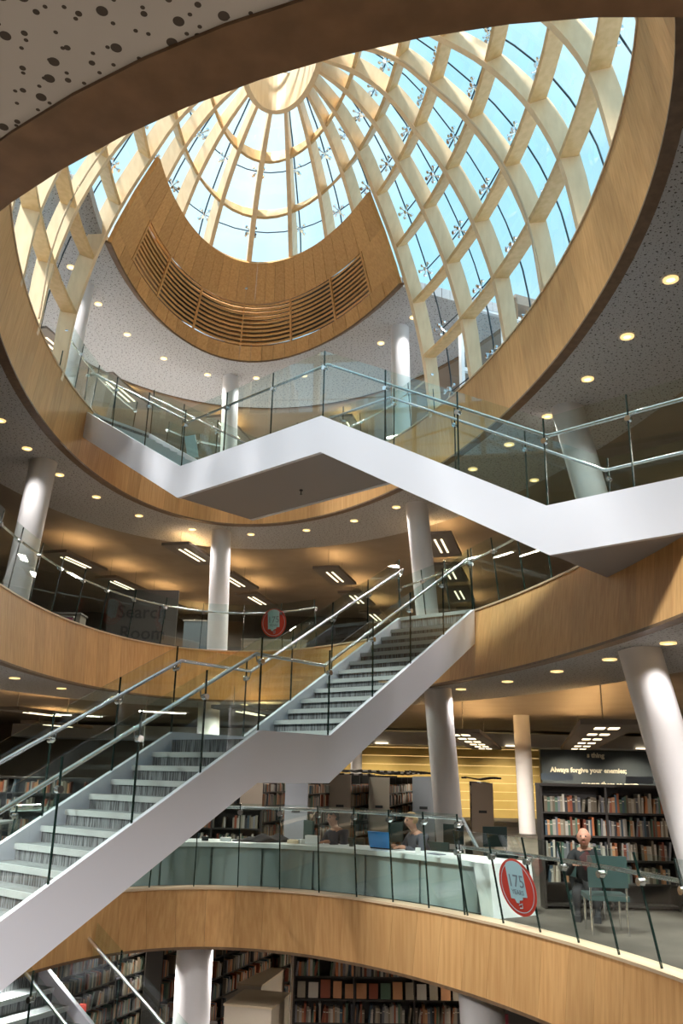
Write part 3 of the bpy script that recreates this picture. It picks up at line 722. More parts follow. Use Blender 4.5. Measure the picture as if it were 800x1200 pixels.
def frame_at(deg):
    """unit vectors at the counter: towards the void, along the counter (to the right)"""
    n = L1t.n(R(deg)); inn = Vector((-n.x, -n.y, 0)); return inn, Vector((-inn.y, inn.x, 0))*1

# small things on the counter
def small_box(nm, deg, off, size, m, label, cat, rot=0.0, z=0.0):
    p = on_counter(deg, off); i, s = frame_at(deg); c, sn = math.cos(rot), math.sin(rot); X, Y = s*c+i*sn, i*c-s*sn
    mb = MB(); mb.box((0, 0, size[2]/2), size, (X, Y, Vector((0, 0, 1)))); o = mb.build(nm, m); o.location = (p.x, p.y, p.z+z); return tag(o, label, cat)
def laptop(deg, off, m, label, w=.34, rot=.2, hh=.22):
    p = on_counter(deg, off); i, s = frame_at(deg); t = thing('laptop', label, 'laptop', None, p+Vector((0, 0, .001)))
    mb = MB(); mb.box((0, 0, .009), (w, .24, .018), (s, i, Vector((0, 0, 1)))); mb.build('keyboard', 'black', t)
    top = (i*.30+Vector((0, 0, 1))).normalized(); mb = MB(); mb.box(i*.12+Vector((0, 0, .018))+top*(hh/2), (w, .012, hh), (s, top.cross(s), top)); mb.build('screen', m, t)
def inner(px): return px

# ------------------------------------------------------------------ people (seated, one skinned body each)
def skin_mesh(name, pts, edges, radii, m, parent, root=0, sub=2):
    me = bpy.data.meshes.new(name); me.from_pydata([tuple(p) for p in pts], edges, []); o = bpy.data.objects.new(name, me); COL.objects.link(o)
    md = o.modifiers.new('skin', 'SKIN'); md.use_smooth_shade = True
    me.skin_vertices.new() if not me.skin_vertices else None
    for i, r in enumerate(radii):
        v = me.skin_vertices[0].data[i]; v.radius = (r, r) if not isinstance(r, tuple) else r; v.use_root = (i == root)
    s = o.modifiers.new('sub', 'SUBSURF'); s.levels = sub; s.render_levels = sub
    dg = bpy.context.evaluated_depsgraph_get(); me2 = bpy.data.meshes.new_from_object(o.evaluated_get(dg)); bpy.data.objects.remove(o)
    me2.name = name; me2.materials.clear(); me2.materials.append(M[m]) 
    for p in me2.polygons: p.use_smooth = True
    ob = bpy.data.objects.new(name, me2); COL.objects.link(ob); ob.parent = parent; return ob
def person(loc, face, label, top, hair, head_tilt=.35, seat=.40, bald=False, sc_=1.0, reach=.34, lean=.22, hand_up=False):
    """face: horizontal direction the person looks in"""
    F = Vector((face[0], face[1], 0)).normalized(); S = Vector((F.y, -F.x, 0)); Zv = Vector((0, 0, 1))
    t = thing('person', label, 'person', None, loc); k = sc_
    def P(f, s, z): return (F*f+S*s+Zv*z)*k
    pel = P(0, 0, seat+.08); wa = P(lean*.35, 0, seat+.26); ch = P(lean*.8, 0, seat+.42); ne = P(lean+.02, 0, seat+.60); hb = P(lean+.07, 0, seat+.67); hc = P(lean+.10, 0, seat+.75); ht = P(lean+.10, 0, seat+.82)
    pts = [pel, wa, ch, P(lean*.95, 0, seat+.55), ne, hb, hc, ht]; ed = [(0, 1), (1, 2), (2, 3), (3, 4), (4, 5), (5, 6), (6, 7)]
    rad = [.15*k, .125*k, .14*k, .10*k, .052*k, .062*k, .092*k, .070*k]
    def add(p, par, r): pts.append(p); ed.append((par, len(pts)-1)); rad.append(r*k); return len(pts)-1
    nose = add(P(lean+.215, 0, seat+.735), 6, .014)
    for s in (-1, 1): add(P(lean+.09, s*.098, seat+.74), 6, .016)
    clo_pts = [pel, wa, ch, P(lean*.95, 0, seat+.54)]; clo_ed = [(0, 1), (1, 2), (2, 3)]; clo_r = [.165*k, .145*k, .162*k, .11*k]
    def cadd(p, par, r): clo_pts.append(p); clo_ed.append((par, len(clo_pts)-1)); clo_r.append(r*k); return len(clo_pts)-1
    desk_z = .60/k
    for s in (-1, 1):
        sh = add(P(lean*.95, s*.17, seat+.50), 3, .058); el = add(P(lean+.10, s*.25, seat+.26), sh, .043)
        hz = desk_z+.045; wr = add(P(lean+reach-.04, s*.13, hz), el, .029); pa = add(P(lean+reach+.03, s*.10, hz-.005), wr, .034)
        c1 = cadd(P(lean*.95, s*.18, seat+.50), 3, .072); c2 = cadd(P(lean+.10, s*.25, seat+.26), c1, .056); cadd(P(lean+reach-.07, s*.135, hz), c2, .042)
        for j, (ln, dx) in enumerate(((.062, -.028), (.072, -.010), (.068, .009), (.055, .027))):
            f1 = add(P(lean+reach+.065, s*.10+dx, hz+.004), pa, .0095); add(P(lean+reach+.065+ln, s*.10+dx*1.25, hz-.022), f1, .008)
        th = add(P(lean+reach+.02, s*(.10-.038), hz-.008), pa, .011); add(P(lean+reach+.06, s*(.10-.052), hz-.018), th, .009)
        hp = add(P(.06, s*.10, seat+.05), 0, .085); kn = add(P(.42, s*.13, seat+.06), hp, .062); an = add(P(.40, s*.13, .09), kn, .042); add(P(.54, s*.13, .04), an, .036)
    hy = P(lean+.10, 0, seat+.90); pts.append(P(lean+.10, 0, seat+.868)); ed.append((7, len(pts)-1)); rad.append(.045*k)
    body = skin_mesh('body', pts, ed, rad, 'skin', t); body.data.materials.append(M[top]); body.data.materials.append(M['black'])
    hands = [P(lean+reach+.06, s*.10, desk_z+.04) for s in (-1, 1)]
    for q in body.data.polygons:
        c = q.center
        if c.z < (seat+.545)*k and min((c-h).length for h in hands) > .115*k: q.material_index = 2 if c.z < (seat+.02)*k else 1
    skin_mesh('top', clo_pts, clo_ed, clo_r, top, t)
    lp = [P(0, 0, seat+.07)]; le = []; lr = [.165*k]
    for s in (-1, 1):
        b = len(lp); lp += [P(.07, s*.10, seat+.05), P(.42, s*.13, seat+.06), P(.40, s*.13, .14)]; le += [(0, b), (b, b+1), (b+1, b+2)]; lr += [.095*k, .074*k, .055*k]
    skin_mesh('trousers', lp, le, lr, 'black', t)
    for s in (-1, 1):
        mb = MB(); mb.box(P(.46, s*.13, .04), (.25*k, .09*k, .075*k), (F, S, Zv)); mb.build('shoe', 'black', t)
        mb = MB(); mb.disc(P(lean+.181, s*.033, seat+.765), .011*k, F, .008*k, 8); mb.build('eye', 'dark', t)
    mb = MB(); mb.box(P(lean+.186, 0, seat+.690), (.006*k, .034*k, .006*k), (F, S, Zv)); mb.build('mouth', 'lip', t)
    # hair cap
    bm = bmesh.new(); bmesh.ops.create_icosphere(bm, subdivisions=3, radius=.112*k); c = P(lean+.088, 0, seat+.772)
    cut = -.02 if not bald else -.10
    dead = [v for v in bm.verts if (v.co.dot(F) > .045*k and v.co.z < .030*k) or v.co.z < -.06*k or (bald and v.co.z > .012*k)]
    bmesh.ops.delete(bm, geom=dead, context='VERTS')
    for v in bm.verts: v.co = v.co*(1+.05*math.sin(v.co.x*140)*math.cos(v.co.y*150)) + c
    me = bpy.data.meshes.new('hair'); bm.to_mesh(me); bm.free(); me.materials.append(M[hair]); ho = bpy.data.objects.new('hair', me); COL.objects.link(ho); ho.parent = t
    sd = ho.modifiers.new('s', 'SOLIDIFY'); sd.thickness = .008
    return t
def chair(loc, face, label, m='teal', seat=.40):
    F = Vector((face[0], face[1], 0)).normalized(); S = Vector((F.y, -F.x, 0)); Zv = Vector((0, 0, 1)); t = thing('reading_chair', label, 'chair', 'chairs on the reading floor', loc)
    mb = MB(); mb.box(Zv*(seat-.03), (.44, .44, .05), (F, S, Zv)); mb.build('seat', m, t)
    mb = MB(); mb.box(F*-.23+Zv*(seat+.24), (.035, .42, .32), (F, S, Zv)); mb.build('backrest', m, t)
    for f in (-1, 1):
        for s in (-1, 1): mb = MB(); mb.tube([F*(f*.2)+S*(s*.19), F*(f*.19)+S*(s*.19)+Zv*(seat-.05)], .013, 6); mb.build('leg', 'steel', t)
    for s in (-1, 1): mb = MB(); mb.tube([F*-.21+S*(s*.19)+Zv*(seat-.05), F*-.235+S*(s*.19)+Zv*(seat+.2)], .012, 6); mb.build('back_post', 'steel', t)
    return t
FL = Z1
i1, s1 = frame_at(136)
pm = on_counter(135.5, 1.22); person((pm.x, pm.y, FL), (i1.x-.35*s1.x, i1.y-.35*s1.y), 'fair-haired person in a grey hooded top typing at a blue laptop on the counter', 'hoodie', 'hair_fair', sc_=.93, seat=.30)
chair((pm.x, pm.y, FL), (i1.x, i1.y), 'dark chair under the fair-haired person at the counter', 'teal', .28)
pd = on_counter(150, 1.20); i2, s2 = frame_at(150); person((pd.x, pd.y, FL), (i2.x-.3*s2.x, i2.y-.3*s2.y), 'dark-haired person in a navy top reading at the counter', 'navy', 'hair_dark', sc_=.93, seat=.28)
chair((pd.x, pd.y, FL), (i2.x, i2.y), 'dark chair under the dark-haired person at the counter', 'teal', .26)
person((3.13, 11.2, FL), (-.35, -1), 'balding person in black sitting before the tall dark bookcase', 'black', 'hair_dark', bald=True, sc_=.88, seat=.30)
chair((3.13, 11.25, FL), (-.35, -1), 'green armchair holding the balding person before the tall bookcase', 'teal', .26)
for x, y, fx, fy, lb in ((1.25, 15.6, .8, -.6, 'empty dark chair behind the fair-haired person'), (1.9, 15.4, -.7, -.7, 'empty dark chair beside the leaning column behind the counter'),
                         (-.25, 15.9, .9, .4, 'empty dark chair before the grey bookcase end'), (2.75, 14.9, .2, -1, 'high black chair right of the leaning column'), (3.0, 10.1, .1, 1, 'green chair with its back to the atrium in front of the balding person')):
    chair((x, y, FL), (fx, fy), lb)
laptop(139.5, .72, 'laptop', 'blue laptop open on the white counter', .36)
small_box('book_pile', 156.5, .6, (.17, .14, .05), 'beech', 'small pile of tan books lying on the counter left of the dark-haired person', 'books')
small_box('white_box', 153, .62, (.20, .10, .12), 'paper', 'small white box standing on the counter before the dark-haired person', 'box')
small_box('tissue_pack', 155, .60, (.08, .10, .06), 'paper', 'crumpled white tissue pack on the counter beside the white box', 'tissues', .4)
small_box('paper_sheet', 133, .55, (.22, .15, .006), 'paper', 'white sheet of paper lying at the right end of the counter', 'paper', .2)
small_box('paper_sheet', 129, .60, (.26, .12, .01), 'greyprint', 'dark folded magazine lying at the right end of the counter', 'magazine', .2)
small_box('white_mug', 131.5, .5, (.05, .05, .07), 'paper', 'white carton standing right of the blue laptop', 'carton')
small_box('green_cup', 145.5, .65, (.05, .05, .10), 'teal', 'teal cup on the counter beside the dark-haired person', 'cup')
small_box('white_tray', 170, .62, (.16, .12, .05), 'paper', 'white tray on the counter left of the dark coat', 'tray')
small_box('black_case', 174, .6, (.10, .08, .06), 'dark', 'small black case on the counter left of the dark coat', 'case')
small_box('black_bag', 186, .6, (.20, .12, .07), 'dark', 'small black bag at the left end of the counter by the stair', 'bag')
# coat: soft crumpled heap
p = on_counter(163.5, .66); bm = bmesh.new(); bmesh.ops.create_icosphere(bm, subdivisions=4, radius=1)
i3, s3 = frame_at(163.5)
for v in bm.verts:
    q = v.co.copy(); hgt = .10*(1+.9*q.x)*(.6+.5*math.sin(q.x*5+1)*math.sin(q.y*4)); f = 1+.12*math.sin(q.x*9+q.y*7)
    w = s3*(q.x*.42*f)+i3*(q.y*.20*f); v.co = Vector((w.x, w.y, max(0, q.z)*abs(hgt)+(.004 if q.z > 0 else 0)))
me = bpy.data.meshes.new('coat'); bm.to_mesh(me); bm.free(); me.materials.append(M['black']); o = bpy.data.objects.new('coat', me); COL.objects.link(o); o.location = p+Vector((0, 0, .004))
for q in me.polygons: q.use_smooth = True
tag(o, 'crumpled dark coat lying across the white counter', 'coat')

# ------------------------------------------------------------------ roundels on the glass
def roundel(c, X, Zu, r, label):
    t = thing('roundel_sticker', label, 'sticker', None, c); X = Vector(X).normalized(); Zu = Vector(Zu).normalized(); Nn = X.cross(Zu)
    mb = MB(); mb.disc((0, 0, 0), r, Nn, .004, 48); mb.build('disc', 'red', t)
    mb = MB(); K = 48
    for k in range(4, 44):
        a, b = math.pi/2+2*math.pi*k/K, math.pi/2+2*math.pi*(k+1)/K; P = []
        for z in (.004, .006):
            for q, rr in ((a, r*.86), (b, r*.86), (b, r*.885), (a, r*.885)): P.append(X*(rr*math.cos(q))+Zu*(rr*math.sin(q))+Nn*z)
        mb.hexa(P)
    mb.build('thin_ring', 'paleblue', t)
    # pale plaque: rounded top, notched foot
    mb = MB(); pts = []; w = r*.46
    for k in range(9): q = math.pi*k/8; pts.append((w*math.cos(q), r*.72+w*.45*math.sin(q)))
    pts += [(-w, -r*.42), (-w*.55, -r*.42), (-w*.4, -r*.55), (-w*.1, -r*.55), (0, -r*.45), (w*.4, -r*.42), (w*.45, -r*.32), (w, -r*.30)]
    n = len(pts); base = [X*x+Zu*y for x, y in pts]
    mb.v = [tuple(q+Nn*.005) for q in base]+[tuple(q+Nn*.009) for q in base]; mb.f = [tuple(range(n))[::-1], tuple(range(n, 2*n))]+[(k, (k+1) % n, n+(k+1) % n, n+k) for k in range(n)]; mb.mi = [0]*len(mb.f)
    mb.build('plaque', 'paleblue', t)
    mb = MB(); mb.tube([Nn*.008+X*(-.02)-Zu*(r*.62), Nn*.008+X*(r*.12)-Zu*(r*.55), Nn*.008+X*(r*.10)-Zu*(r*.70), Nn*.008-X*(r*.05)-Zu*(r*.72)], r*.02, 5); mb.build('tail', 'paleblue', t)
    text_mesh('number', '175', r*.62, 'greyprint', Nn*.011+Zu*(r*.02), X, Zu, t, .002)
    text_mesh('word', 'YEARS', r*.24, 'greyprint', Nn*.011-Zu*(r*.24), X, Zu, t, .002)
def on_glass(o, deg, z, h, lean, zz, off=.06, extra=-.014):
    t = R(deg); q = o.p(t, off-lean*zz/h+extra); n = o.n(t); tang = Vector((-n.y, n.x, 0))
    upv = Vector((-n.x*lean, -n.y*lean, h)).normalized(); return Vector((q.x, q.y, z+zz)), tang, upv
ROUND = [(L1t, 107.8, Z1+.03, .95, .20, .42, .30), (L2t, 161.8, Z2+.03, 1.12, .12, .66, .35)]
for (o, dg_, z, h, ln, zz, r), lb in zip(ROUND, ('red round sticker with pale 175 years plaque on the lowest glass balustrade', 'red round sticker with pale 175 years plaque on the middle floor glass')):
    c, tg, uv = on_glass(o, dg_, z, h, ln, zz)
    nn = Vector((-o.n(R(dg_)).x, -o.n(R(dg_)).y, 0))
    X = tg if tg.cross(uv).dot(nn) > 0 else -tg
    roundel(c, X, uv, r, lb)

# ------------------------------------------------------------------ back of the reading floor
yw = struct(bpy.data.objects.new('wall_yellow', None)); COL.objects.link(yw)
for i in range(9):
    z0 = -1.6+i*.34; mb = MB(); mb.box((3.2, 36.6, z0+.166), (10.6, .12, .328)); mb.build('panel', 'yellow', yw)
mb = MB(); mb.box((3.2, 36.75, .0), (10.6, .1, 3.4)); mb.build('backing', mat('slot_glow', (.9, .8, .5), .5, emit=(1, .85, .45), strength=.6), yw)
qw = thing('quotation_board', 'dark slate wall board lettered with a quotation above the bookcases', 'board', None, (12.6, 36.3, -1.6))
mb = MB(); mb.box((0, 0, 1.37), (8.2, .2, 2.75)); mb.build('board', 'quote', qw)
for s, x, z, sz in (('s thing', -2.2, 2.46, .27), ('Always forgive your enemies;', -3.75, 1.86, .265), ('annoys them so much', -2.5, 1.32, .265)):
    text_mesh('lettering', s, sz, 'letters', (x, -.12, z), (1, 0, 0), (0, 0, 1), qw, .01, .012, 'LEFT')
mb = MB(); mb.box((4, 35.8, 1.42), (34, 2.2, .5)); struct(mb.build('ceiling', 'white'))
for i in range(9):
    mb = MB(); mb.box((-6+i*2.6, 34.66, 1.20), (.5, .06, .04)); o = mb.build('slot_light', 'strip'); tag(o, 'small bright slot light on the far pale bulkhead, %s from the left' % ordn(i), 'light', 'slot lights on the far bulkhead')
    l = bpy.data.lights.new('spot', 'SPOT'); l.energy = 150; l.spot_size = R(120); l.spot_blend = .9; l.color = (1, .86, .62); l.shadow_soft_size = .08
    lo = bpy.data.objects.new('spot', l); COL.objects.link(lo); lo.parent = o; lo.location = (-6+i*2.6, 34.6, 1.12); lo.rotation_euler = (R(25), 0, 0)

# ------------------------------------------------------------------ books and bookcases
PAL = [(.42, .36, .28), (.30, .08, .04), (.50, .16, .06), (.55, .50, .42), (.06, .10, .13), (.05, .05, .055), (.24, .19, .13), (.35, .30, .22), (.10, .17, .12), (.58, .28, .13), (.22, .22, .24), (.46, .42, .36)]
PALN = ['tan', 'dark red', 'orange-red', 'cream', 'navy', 'black', 'brown', 'sand', 'green', 'orange', 'grey', 'pale grey']
bookmeshes = []
for k in range(4):
    mb = MB(); w, h, d = (.030, .19, .14) if k == 0 else (.024, .21, .15) if k == 1 else (.038, .18, .14) if k == 2 else (.028, .23, .16)
    mb.box((0, d/2, h/2), (w, d, h), mi=0); mb.box((0, d/2+.004, h/2), (w*.8, d, h-.012), mi=1)
    if k in (0, 2): mb.box((0, -.001, h*.74), (w*.8, .004, h*.06), mi=1)
    me = mb.build('book_proto', ['book', 'pages']); bookmeshes.append((me.data, w, h)); bpy.data.objects.remove(me)
NB = [0]
def book_row(org, X, Yd, length, where, group, limit=999, scale=1.0, maxh=.25):
    """individual books standing along X from org; Yd points into the shelf"""
    x = .01; k = 0
    while x < length-.05 and k < limit:
        md, w, h = random.choice(bookmeshes); s = scale*random.uniform(.9, 1.08); w2_ = w*s
        c = random.randrange(len(PAL)); o = bpy.data.objects.new('book', md); COL.objects.link(o)
        tilt = random.choice((0, 0, 0, .05, .16, -.02)) if random.random() < .5 else 0
        x += w2_/2+abs(tilt)*h*.3
        p = org+X*x; rot = Matrix((X.to_tuple()+(0,), Yd.to_tuple()+(0,), (0, 0, 1, 0), (0, 0, 0, 1))).transposed()
        o.matrix_world = Matrix.Translation(p) @ rot @ Matrix.Rotation(tilt, 4, 'Y') @ Matrix.Scale(s, 4)
        j = random.uniform(.5, 1.0); o.color = (PAL[c][0]*j, PAL[c][1]*j, PAL[c][2]*j, 1)
        tag(o, '%s book, %s from left %s' % (PALN[c], ordn(k), where), 'book', group)
        x += w2_/2+.001+(random.random() < .06)*.05; k += 1; NB[0] += 1
def book_stuff(rows, name='books'):
    """many books as one coloured mesh; rows: (org, X, Y, length, height)"""
    mb = MB(); cols = []
    for org, X, Y, ln, hh in rows:
        x = 0.0
        while x < ln-.04:
            w = random.uniform(.022, .05); h = hh*random.uniform(.72, .98); d = .16
            if random.random() < .08: x += random.uniform(.05, .2); continue
            p = org+X*(x+w/2)+Y*(d/2)+Vector((0, 0, h/2)); sl = random.choice((0, 0, 0, 0, .12, .25)) if random.random() < .4 else 0
            Zt = (Vector((0, 0, 1))+X*sl).normalized(); Xt = Zt.cross(Y).normalized()*-1
            mb.box(p, (w*.92, d, h), (Xt, Y, Zt)); c = random.choice(PAL); j = random.uniform(.55, 1.15); cols += [(c[0]*j, c[1]*j, c[2]*j, 1)]*24
            x += w
    o = mb.build(name, 'books'); me = o.data; at = me.color_attributes.new('tone', 'FLOAT_COLOR', 'CORNER')
    flat = [v for c in cols for v in c]; at.data.foreach_set('color', flat[:len(at.data)*4]); return o
def bookcase(org, X, Y, length, zs, depth, label, bays=2, top=None, endm=None, sign=False, floor=None):
    """org: front left foot; X along the front, Y into the case; zs: heights of shelf boards above the foot"""
    t = thing('bookcase', label, 'bookcase', None, org); Zv = Vector((0, 0, 1)); H = top
    for z in zs: mb = MB(); mb.box(X*(length/2)+Y*(depth/2)+Zv*(z-.012), (length, depth, .024), (X, Y, Zv)); mb.build('shelf', 'shelf', t)
    for i in range(bays+1): mb = MB(); mb.box(X*(length*i/bays)+Y*(depth/2)+Zv*(H/2), (.03, depth+.01, H), (X, Y, Zv)); mb.build('upright', 'shelf', t)
    mb = MB(); mb.box(X*(length/2)+Y*(depth-.01)+Zv*(H/2), (length, .01, H), (X, Y, Zv)); mb.build('back_panel', 'shelf', t)
    mb = MB(); mb.box(X*(length/2)+Y*(depth/2)+Zv*H, (length+.04, depth+.03, .035), (X, Y, Zv)); mb.build('top_rail', 'shelf', t)
    if endm:
        for e in (0, length): mb = MB(); mb.box(X*(e+(-.03 if e == 0 else .03))+Y*(depth/2)+Zv*(H/2+.01), (.03, depth+.04, H+.02), (X, Y, Zv)); mb.build('end_panel', endm, t)
    return t
Xu, Yu = Vector((1, 0, 0)), Vector((0, 1, 0))
ZS = [.06, .32, .60, .89, 1.18]
b1 = bookcase(Vector((2.73, 11.75, Z1)), Xu, Yu, 1.72, ZS, .24, 'tall dark bookcase full of books at the right behind the balding person', 2, 1.52)
for r, (z, nm) in enumerate(zip(ZS[::-1], ('on the top shelf', 'on the second shelf', 'on the third shelf', 'on the fourth shelf'))):
    book_row(Vector((2.76, 11.76, Z1+z)), Xu, Yu, 1.66, nm+' of the tall right bookcase', 'books in the tall right bookcase')
b2 = bookcase(Vector((4.55, 12.0, Z1)), Xu, Yu, 1.5, ZS, .24, 'dark bookcase partly hidden by the thick leaning column', 2, 1.50, 'endgrey')
for z, nm in zip(ZS[::-1][:3], ('on the top shelf', 'on the second shelf', 'on the third shelf')):
    book_row(Vector((4.58, 12.01, Z1+z)), Xu, Yu, .9, nm+' behind the thick column', 'books behind the thick column', 28)
for x, z, s_ in ((2.95, .02, .42), (4.05, .0, .35), (4.75, 0, .3)):
    mb = MB(); mb.box((0, 0, 0), (s_, .02, .09)); o = mb.build('shelf_sign', 'quote'); o.location = (x, 11.73, z); tag(o, 'small dark subject sign on the bookcase top at the right, %s from the left' % ordn(int((x-2.9)/.8)), 'sign', 'signs on the right bookcases')
# ranges behind the counter: end panels face the atrium, books face sideways
def rng(x, y, ang, L, z_top, endm, label, depth=.44, toplamps=True):
    D = Vector((math.sin(R(ang)), math.cos(R(ang)), 0)); S = Vector((D.y, -D.x, 0)); Zv = Vector((0, 0, 1)); H = z_top-Z1
    t = thing('bookcase_range', label, 'bookcase', 'bookcase ranges behind the counter', (x, y, Z1))
    mb = MB(); mb.box(D*-.02+Zv*(H/2), (depth, .03, H), (S, D, Zv)); mb.build('end_panel', endm, t)
    mb = MB(); mb.box(D*(-.04)+Zv*(H*.62), (.16, .01, .05), (S, D, Zv)); mb.build('label_holder', 'dark', t)
    nb = max(2, int(L/.9)); zs = [.06, .36, .66, .96, 1.22]
    for i in range(nb+1): mb = MB(); mb.box(D*(L*i/nb)+Zv*(H/2), (depth-.04, .025, H), (S, D, Zv)); mb.build('upright', 'shelf', t)
    for z in zs: mb = MB(); mb.box(D*(L/2)+Zv*z, (depth-.04, L, .02), (S, D, Zv)); mb.build('shelf', 'shelf', t)
    mb = MB(); mb.box(D*(L/2)+Zv*(H*.5), (.012, L, H), (S, D, Zv)); mb.build('spine_board', 'shelf', t)
    rows = []
    for z in zs:
        for sd in (-1, 1): rows.append((S*(sd*(depth/2-.02))+D*.05+Zv*(z+.012), D, S*-sd, L-.1, .24 if z < 1.2 else .17))
    o = book_stuff(rows); o.parent = t; o['kind'] = 'stuff'
    if toplamps:
        for i in range(nb):
            for sd in (-1, 1):
                mb = MB(); c = D*(L*(i+.5)/nb)+Zv*(H+.06); mb.tube([c, c+S*(sd*.34)+Zv*.05], .014, 5); mb.box(c+S*(sd*.36)+Zv*.035, (.10, .5, .035), (S, D, Zv)); mb.build('reading_lamp', 'shelf', t)
RNG = [(-3.3, 18.2, 14, 5.5, .02, 'endpanel', 'leftmost bookcase range seen under the stair soffit'), (-2.35, 17.6, 14, 5.5, -.05, 'endpanel', 'bookcase range with narrow beige end just under the stair soffit'),
       (-1.62, 17.2, 14, 5.5, -.08, 'endpanel', 'bookcase range with beige end left of the grey end panel'), (-.72, 16.5, 14, 5.5, -.10, 'endgrey', 'bookcase range with broad grey end panel behind the dark-haired person'),
       (.10, 18.0, 14, 5.5, -.02, 'endpanel', 'bookcase range with brown end between grey panel and fair-haired person'), (.92, 18.6, 12, 5.2, -.05, 'endpanel', 'bookcase range with beige end behind the fair-haired person'),
       (1.78, 17.9, 10, 5.2, -.02, 'endgrey', 'bookcase range with grey end just left of the leaning column'), (3.02, 18.2, 8, 5.2, -.12, 'endpanel', 'bookcase range with brown end just right of the leaning column')]
for a in RNG: rng(*a)
bk = bookcase(Vector((-3.0, 15.6, Z1)), Xu, Yu, 1.7, [.06, .36, .66], .24, 'low bookcase of red and grey books under the stair stringer', 2, .98)
o = book_stuff([(Vector((.03, .01, z)), Xu, Yu, 1.64, .22) for z in (.06, .36, .66)]); o.parent = bk; o['kind'] = 'stuff'
# left of the stair on the reading floor
for x, y, lb in ((-7.4, 17.6, 'low bookcase seen through the stair glass at the left'), (-9.6, 18.5, 'low bookcase farthest left seen through the stair glass')):
    bk = bookcase(Vector((x, y, Z1)), Xu, Yu, 2.6, [.06, .42, .78, 1.12], .3, lb, 3, 1.4)
    o = book_stuff([(Vector((.03, .01, z)), Xu, Yu, 2.5, .26) for z in (.06, .42, .78, 1.12)]); o.parent = bk; o['kind'] = 'stuff'
es = thing('exit_sign', 'small green exit sign seen through the stair glass at the left', 'sign', None, (-4.55, 20.5, -.02))
mb = MB(); mb.box((0, 0, 0), (.42, .04, .20)); mb.build('sign_box', 'green_sign', es); mb = MB(); mb.tube([(0, 0, .1), (0, 0, 1.75)], .012, 6); mb.build('rod', 'steel', es)
for x, y in ((-8.2, 15.4), (-6.3, 15.2)):
    t = thing('reading_table', 'pale reading table beyond the staircase, %s' % ('nearer the left edge' if x < -7 else 'nearer the stair'), 'table', 'tables beyond the staircase', (x, y, Z1))
    mb = MB(); mb.box((0, 0, .70), (1.5, .8, .04)); mb.build('tabletop', 'endgrey', t)
    for sx in (-1, 1):
        for sy in (-1, 1): mb = MB(); mb.box((sx*.68, sy*.34, .34), (.05, .05, .68)); mb.build('leg', 'steel', t)

# ------------------------------------------------------------------ lowest floor
ZL = [1.08, 1.42, 1.76, 2.10, 2.44, 2.78, 3.12]
b3 = bookcase(Vector((-.62, 15.6, Z0)), Vector((.995, .035, 0)).normalized(), Vector((-.035, .995, 0)).normalized(), 3.0, ZL, .26, 'tall wall of bookshelves on the lowest floor under the wooden band', 3, 3.4, 'endpanel')
XX = Vector((.995, .035, 0)).normalized(); YY = Vector((-.035, .995, 0)).normalized()
book_row(Vector((-.60, 15.61, Z0+2.10)), XX, YY, 2.9, 'on the lowest floor bookshelves', 'books on the lowest floor', 80, 1.15)
o = book_stuff([(XX*.03+YY*.01+Vector((0, 0, z)), XX, YY, 2.9, .27) for z in (1.08, 1.42, 1.76, 2.78)]); o.parent = b3; o['kind'] = 'stuff'
for k in range(14):
    x = -.5+k*.2; mb = MB(); w = random.uniform(.13, .17); hh = random.uniform(.20, .27)
    lean = Vector((0, .25, 1)).normalized(); mb.box(lean*(hh/2), (w, .025, hh), (Xu, Xu.cross(lean)*-1, lean)); o = mb.build('display_book', 'book'); o.location = (x, 15.66, Z0+2.45)
    c = random.choice([3, 11, 7, 9, 8, 0, 3, 1]); o.color = (*PAL[c], 1); tag(o, '%s book shown face-out on the lowest floor shelves, %s from the left' % (PALN[c], ordn(k)), 'book', 'face-out books on the lowest floor')
# receding range, left of the boxes
Dr = Vector((.95, 2.49, 0)).normalized(); Sr = Vector((-Dr.y, Dr.x, 0))
b4 = bookcase(Vector((-2.75, 15.2, Z0)), Dr, Sr, 8.5, ZL, .3, 'long bookcase running away on the lowest floor right of the white column', 8, 3.4)
o = book_stuff([(Dr*.03+Sr*.01+Vector((0, 0, z)), Dr, Sr, 8.4, .27) for z in ZL]); o.parent = b4; o['kind'] = 'stuff'
b5 = bookcase(Vector((-4.9, 16.4, Z0)), Dr, Sr, 7.0, ZL, .3, 'long bookcase running away on the lowest floor left of the white column', 7, 3.4)
o = book_stuff([(Dr*.03+Sr*.01+Vector((0, 0, z)), Dr, Sr, 6.9, .27) for z in ZL]); o.parent = b5; o['kind'] = 'stuff'
b6 = bookcase(Vector((-6.9, 18.5, Z0)), Dr, Sr, 6.0, ZL, .3, 'far bookcase on the lowest floor behind the bottom left staircase', 6, 3.4)
o = book_stuff([(Dr*.03+Sr*.01+Vector((0, 0, z)), Dr, Sr, 5.9, .27) for z in ZL]); o.parent = b6; o['kind'] = 'stuff'
def chest(x, y, z, sx, sy, sz, label):
    t = thing('plan_chest', label, 'chest', 'pale wooden chests on the lowest floor', (x, y, z))
    ax = (Vector((.97, -.24, 0)), Vector((.24, .97, 0)), Vector((0, 0, 1)))
    mb = MB(); mb.box((0, 0, -sz/2), (sx, sy, sz), ax); mb.build('carcass', 'beech_side', t)
    mb = MB(); mb.box((0, 0, .015), (sx+.03, sy+.03, .03), ax); mb.build('lid', 'beech', t)
chest(-1.22, 15.75, -3.62, .80, 1.0, 2.18, 'pale wooden box with a light lid on the lowest floor, nearer one')
chest(-1.55, 18.5, -3.84, .85, 1.5, 2.28, 'pale wooden box with a light lid on the lowest floor, farther one')
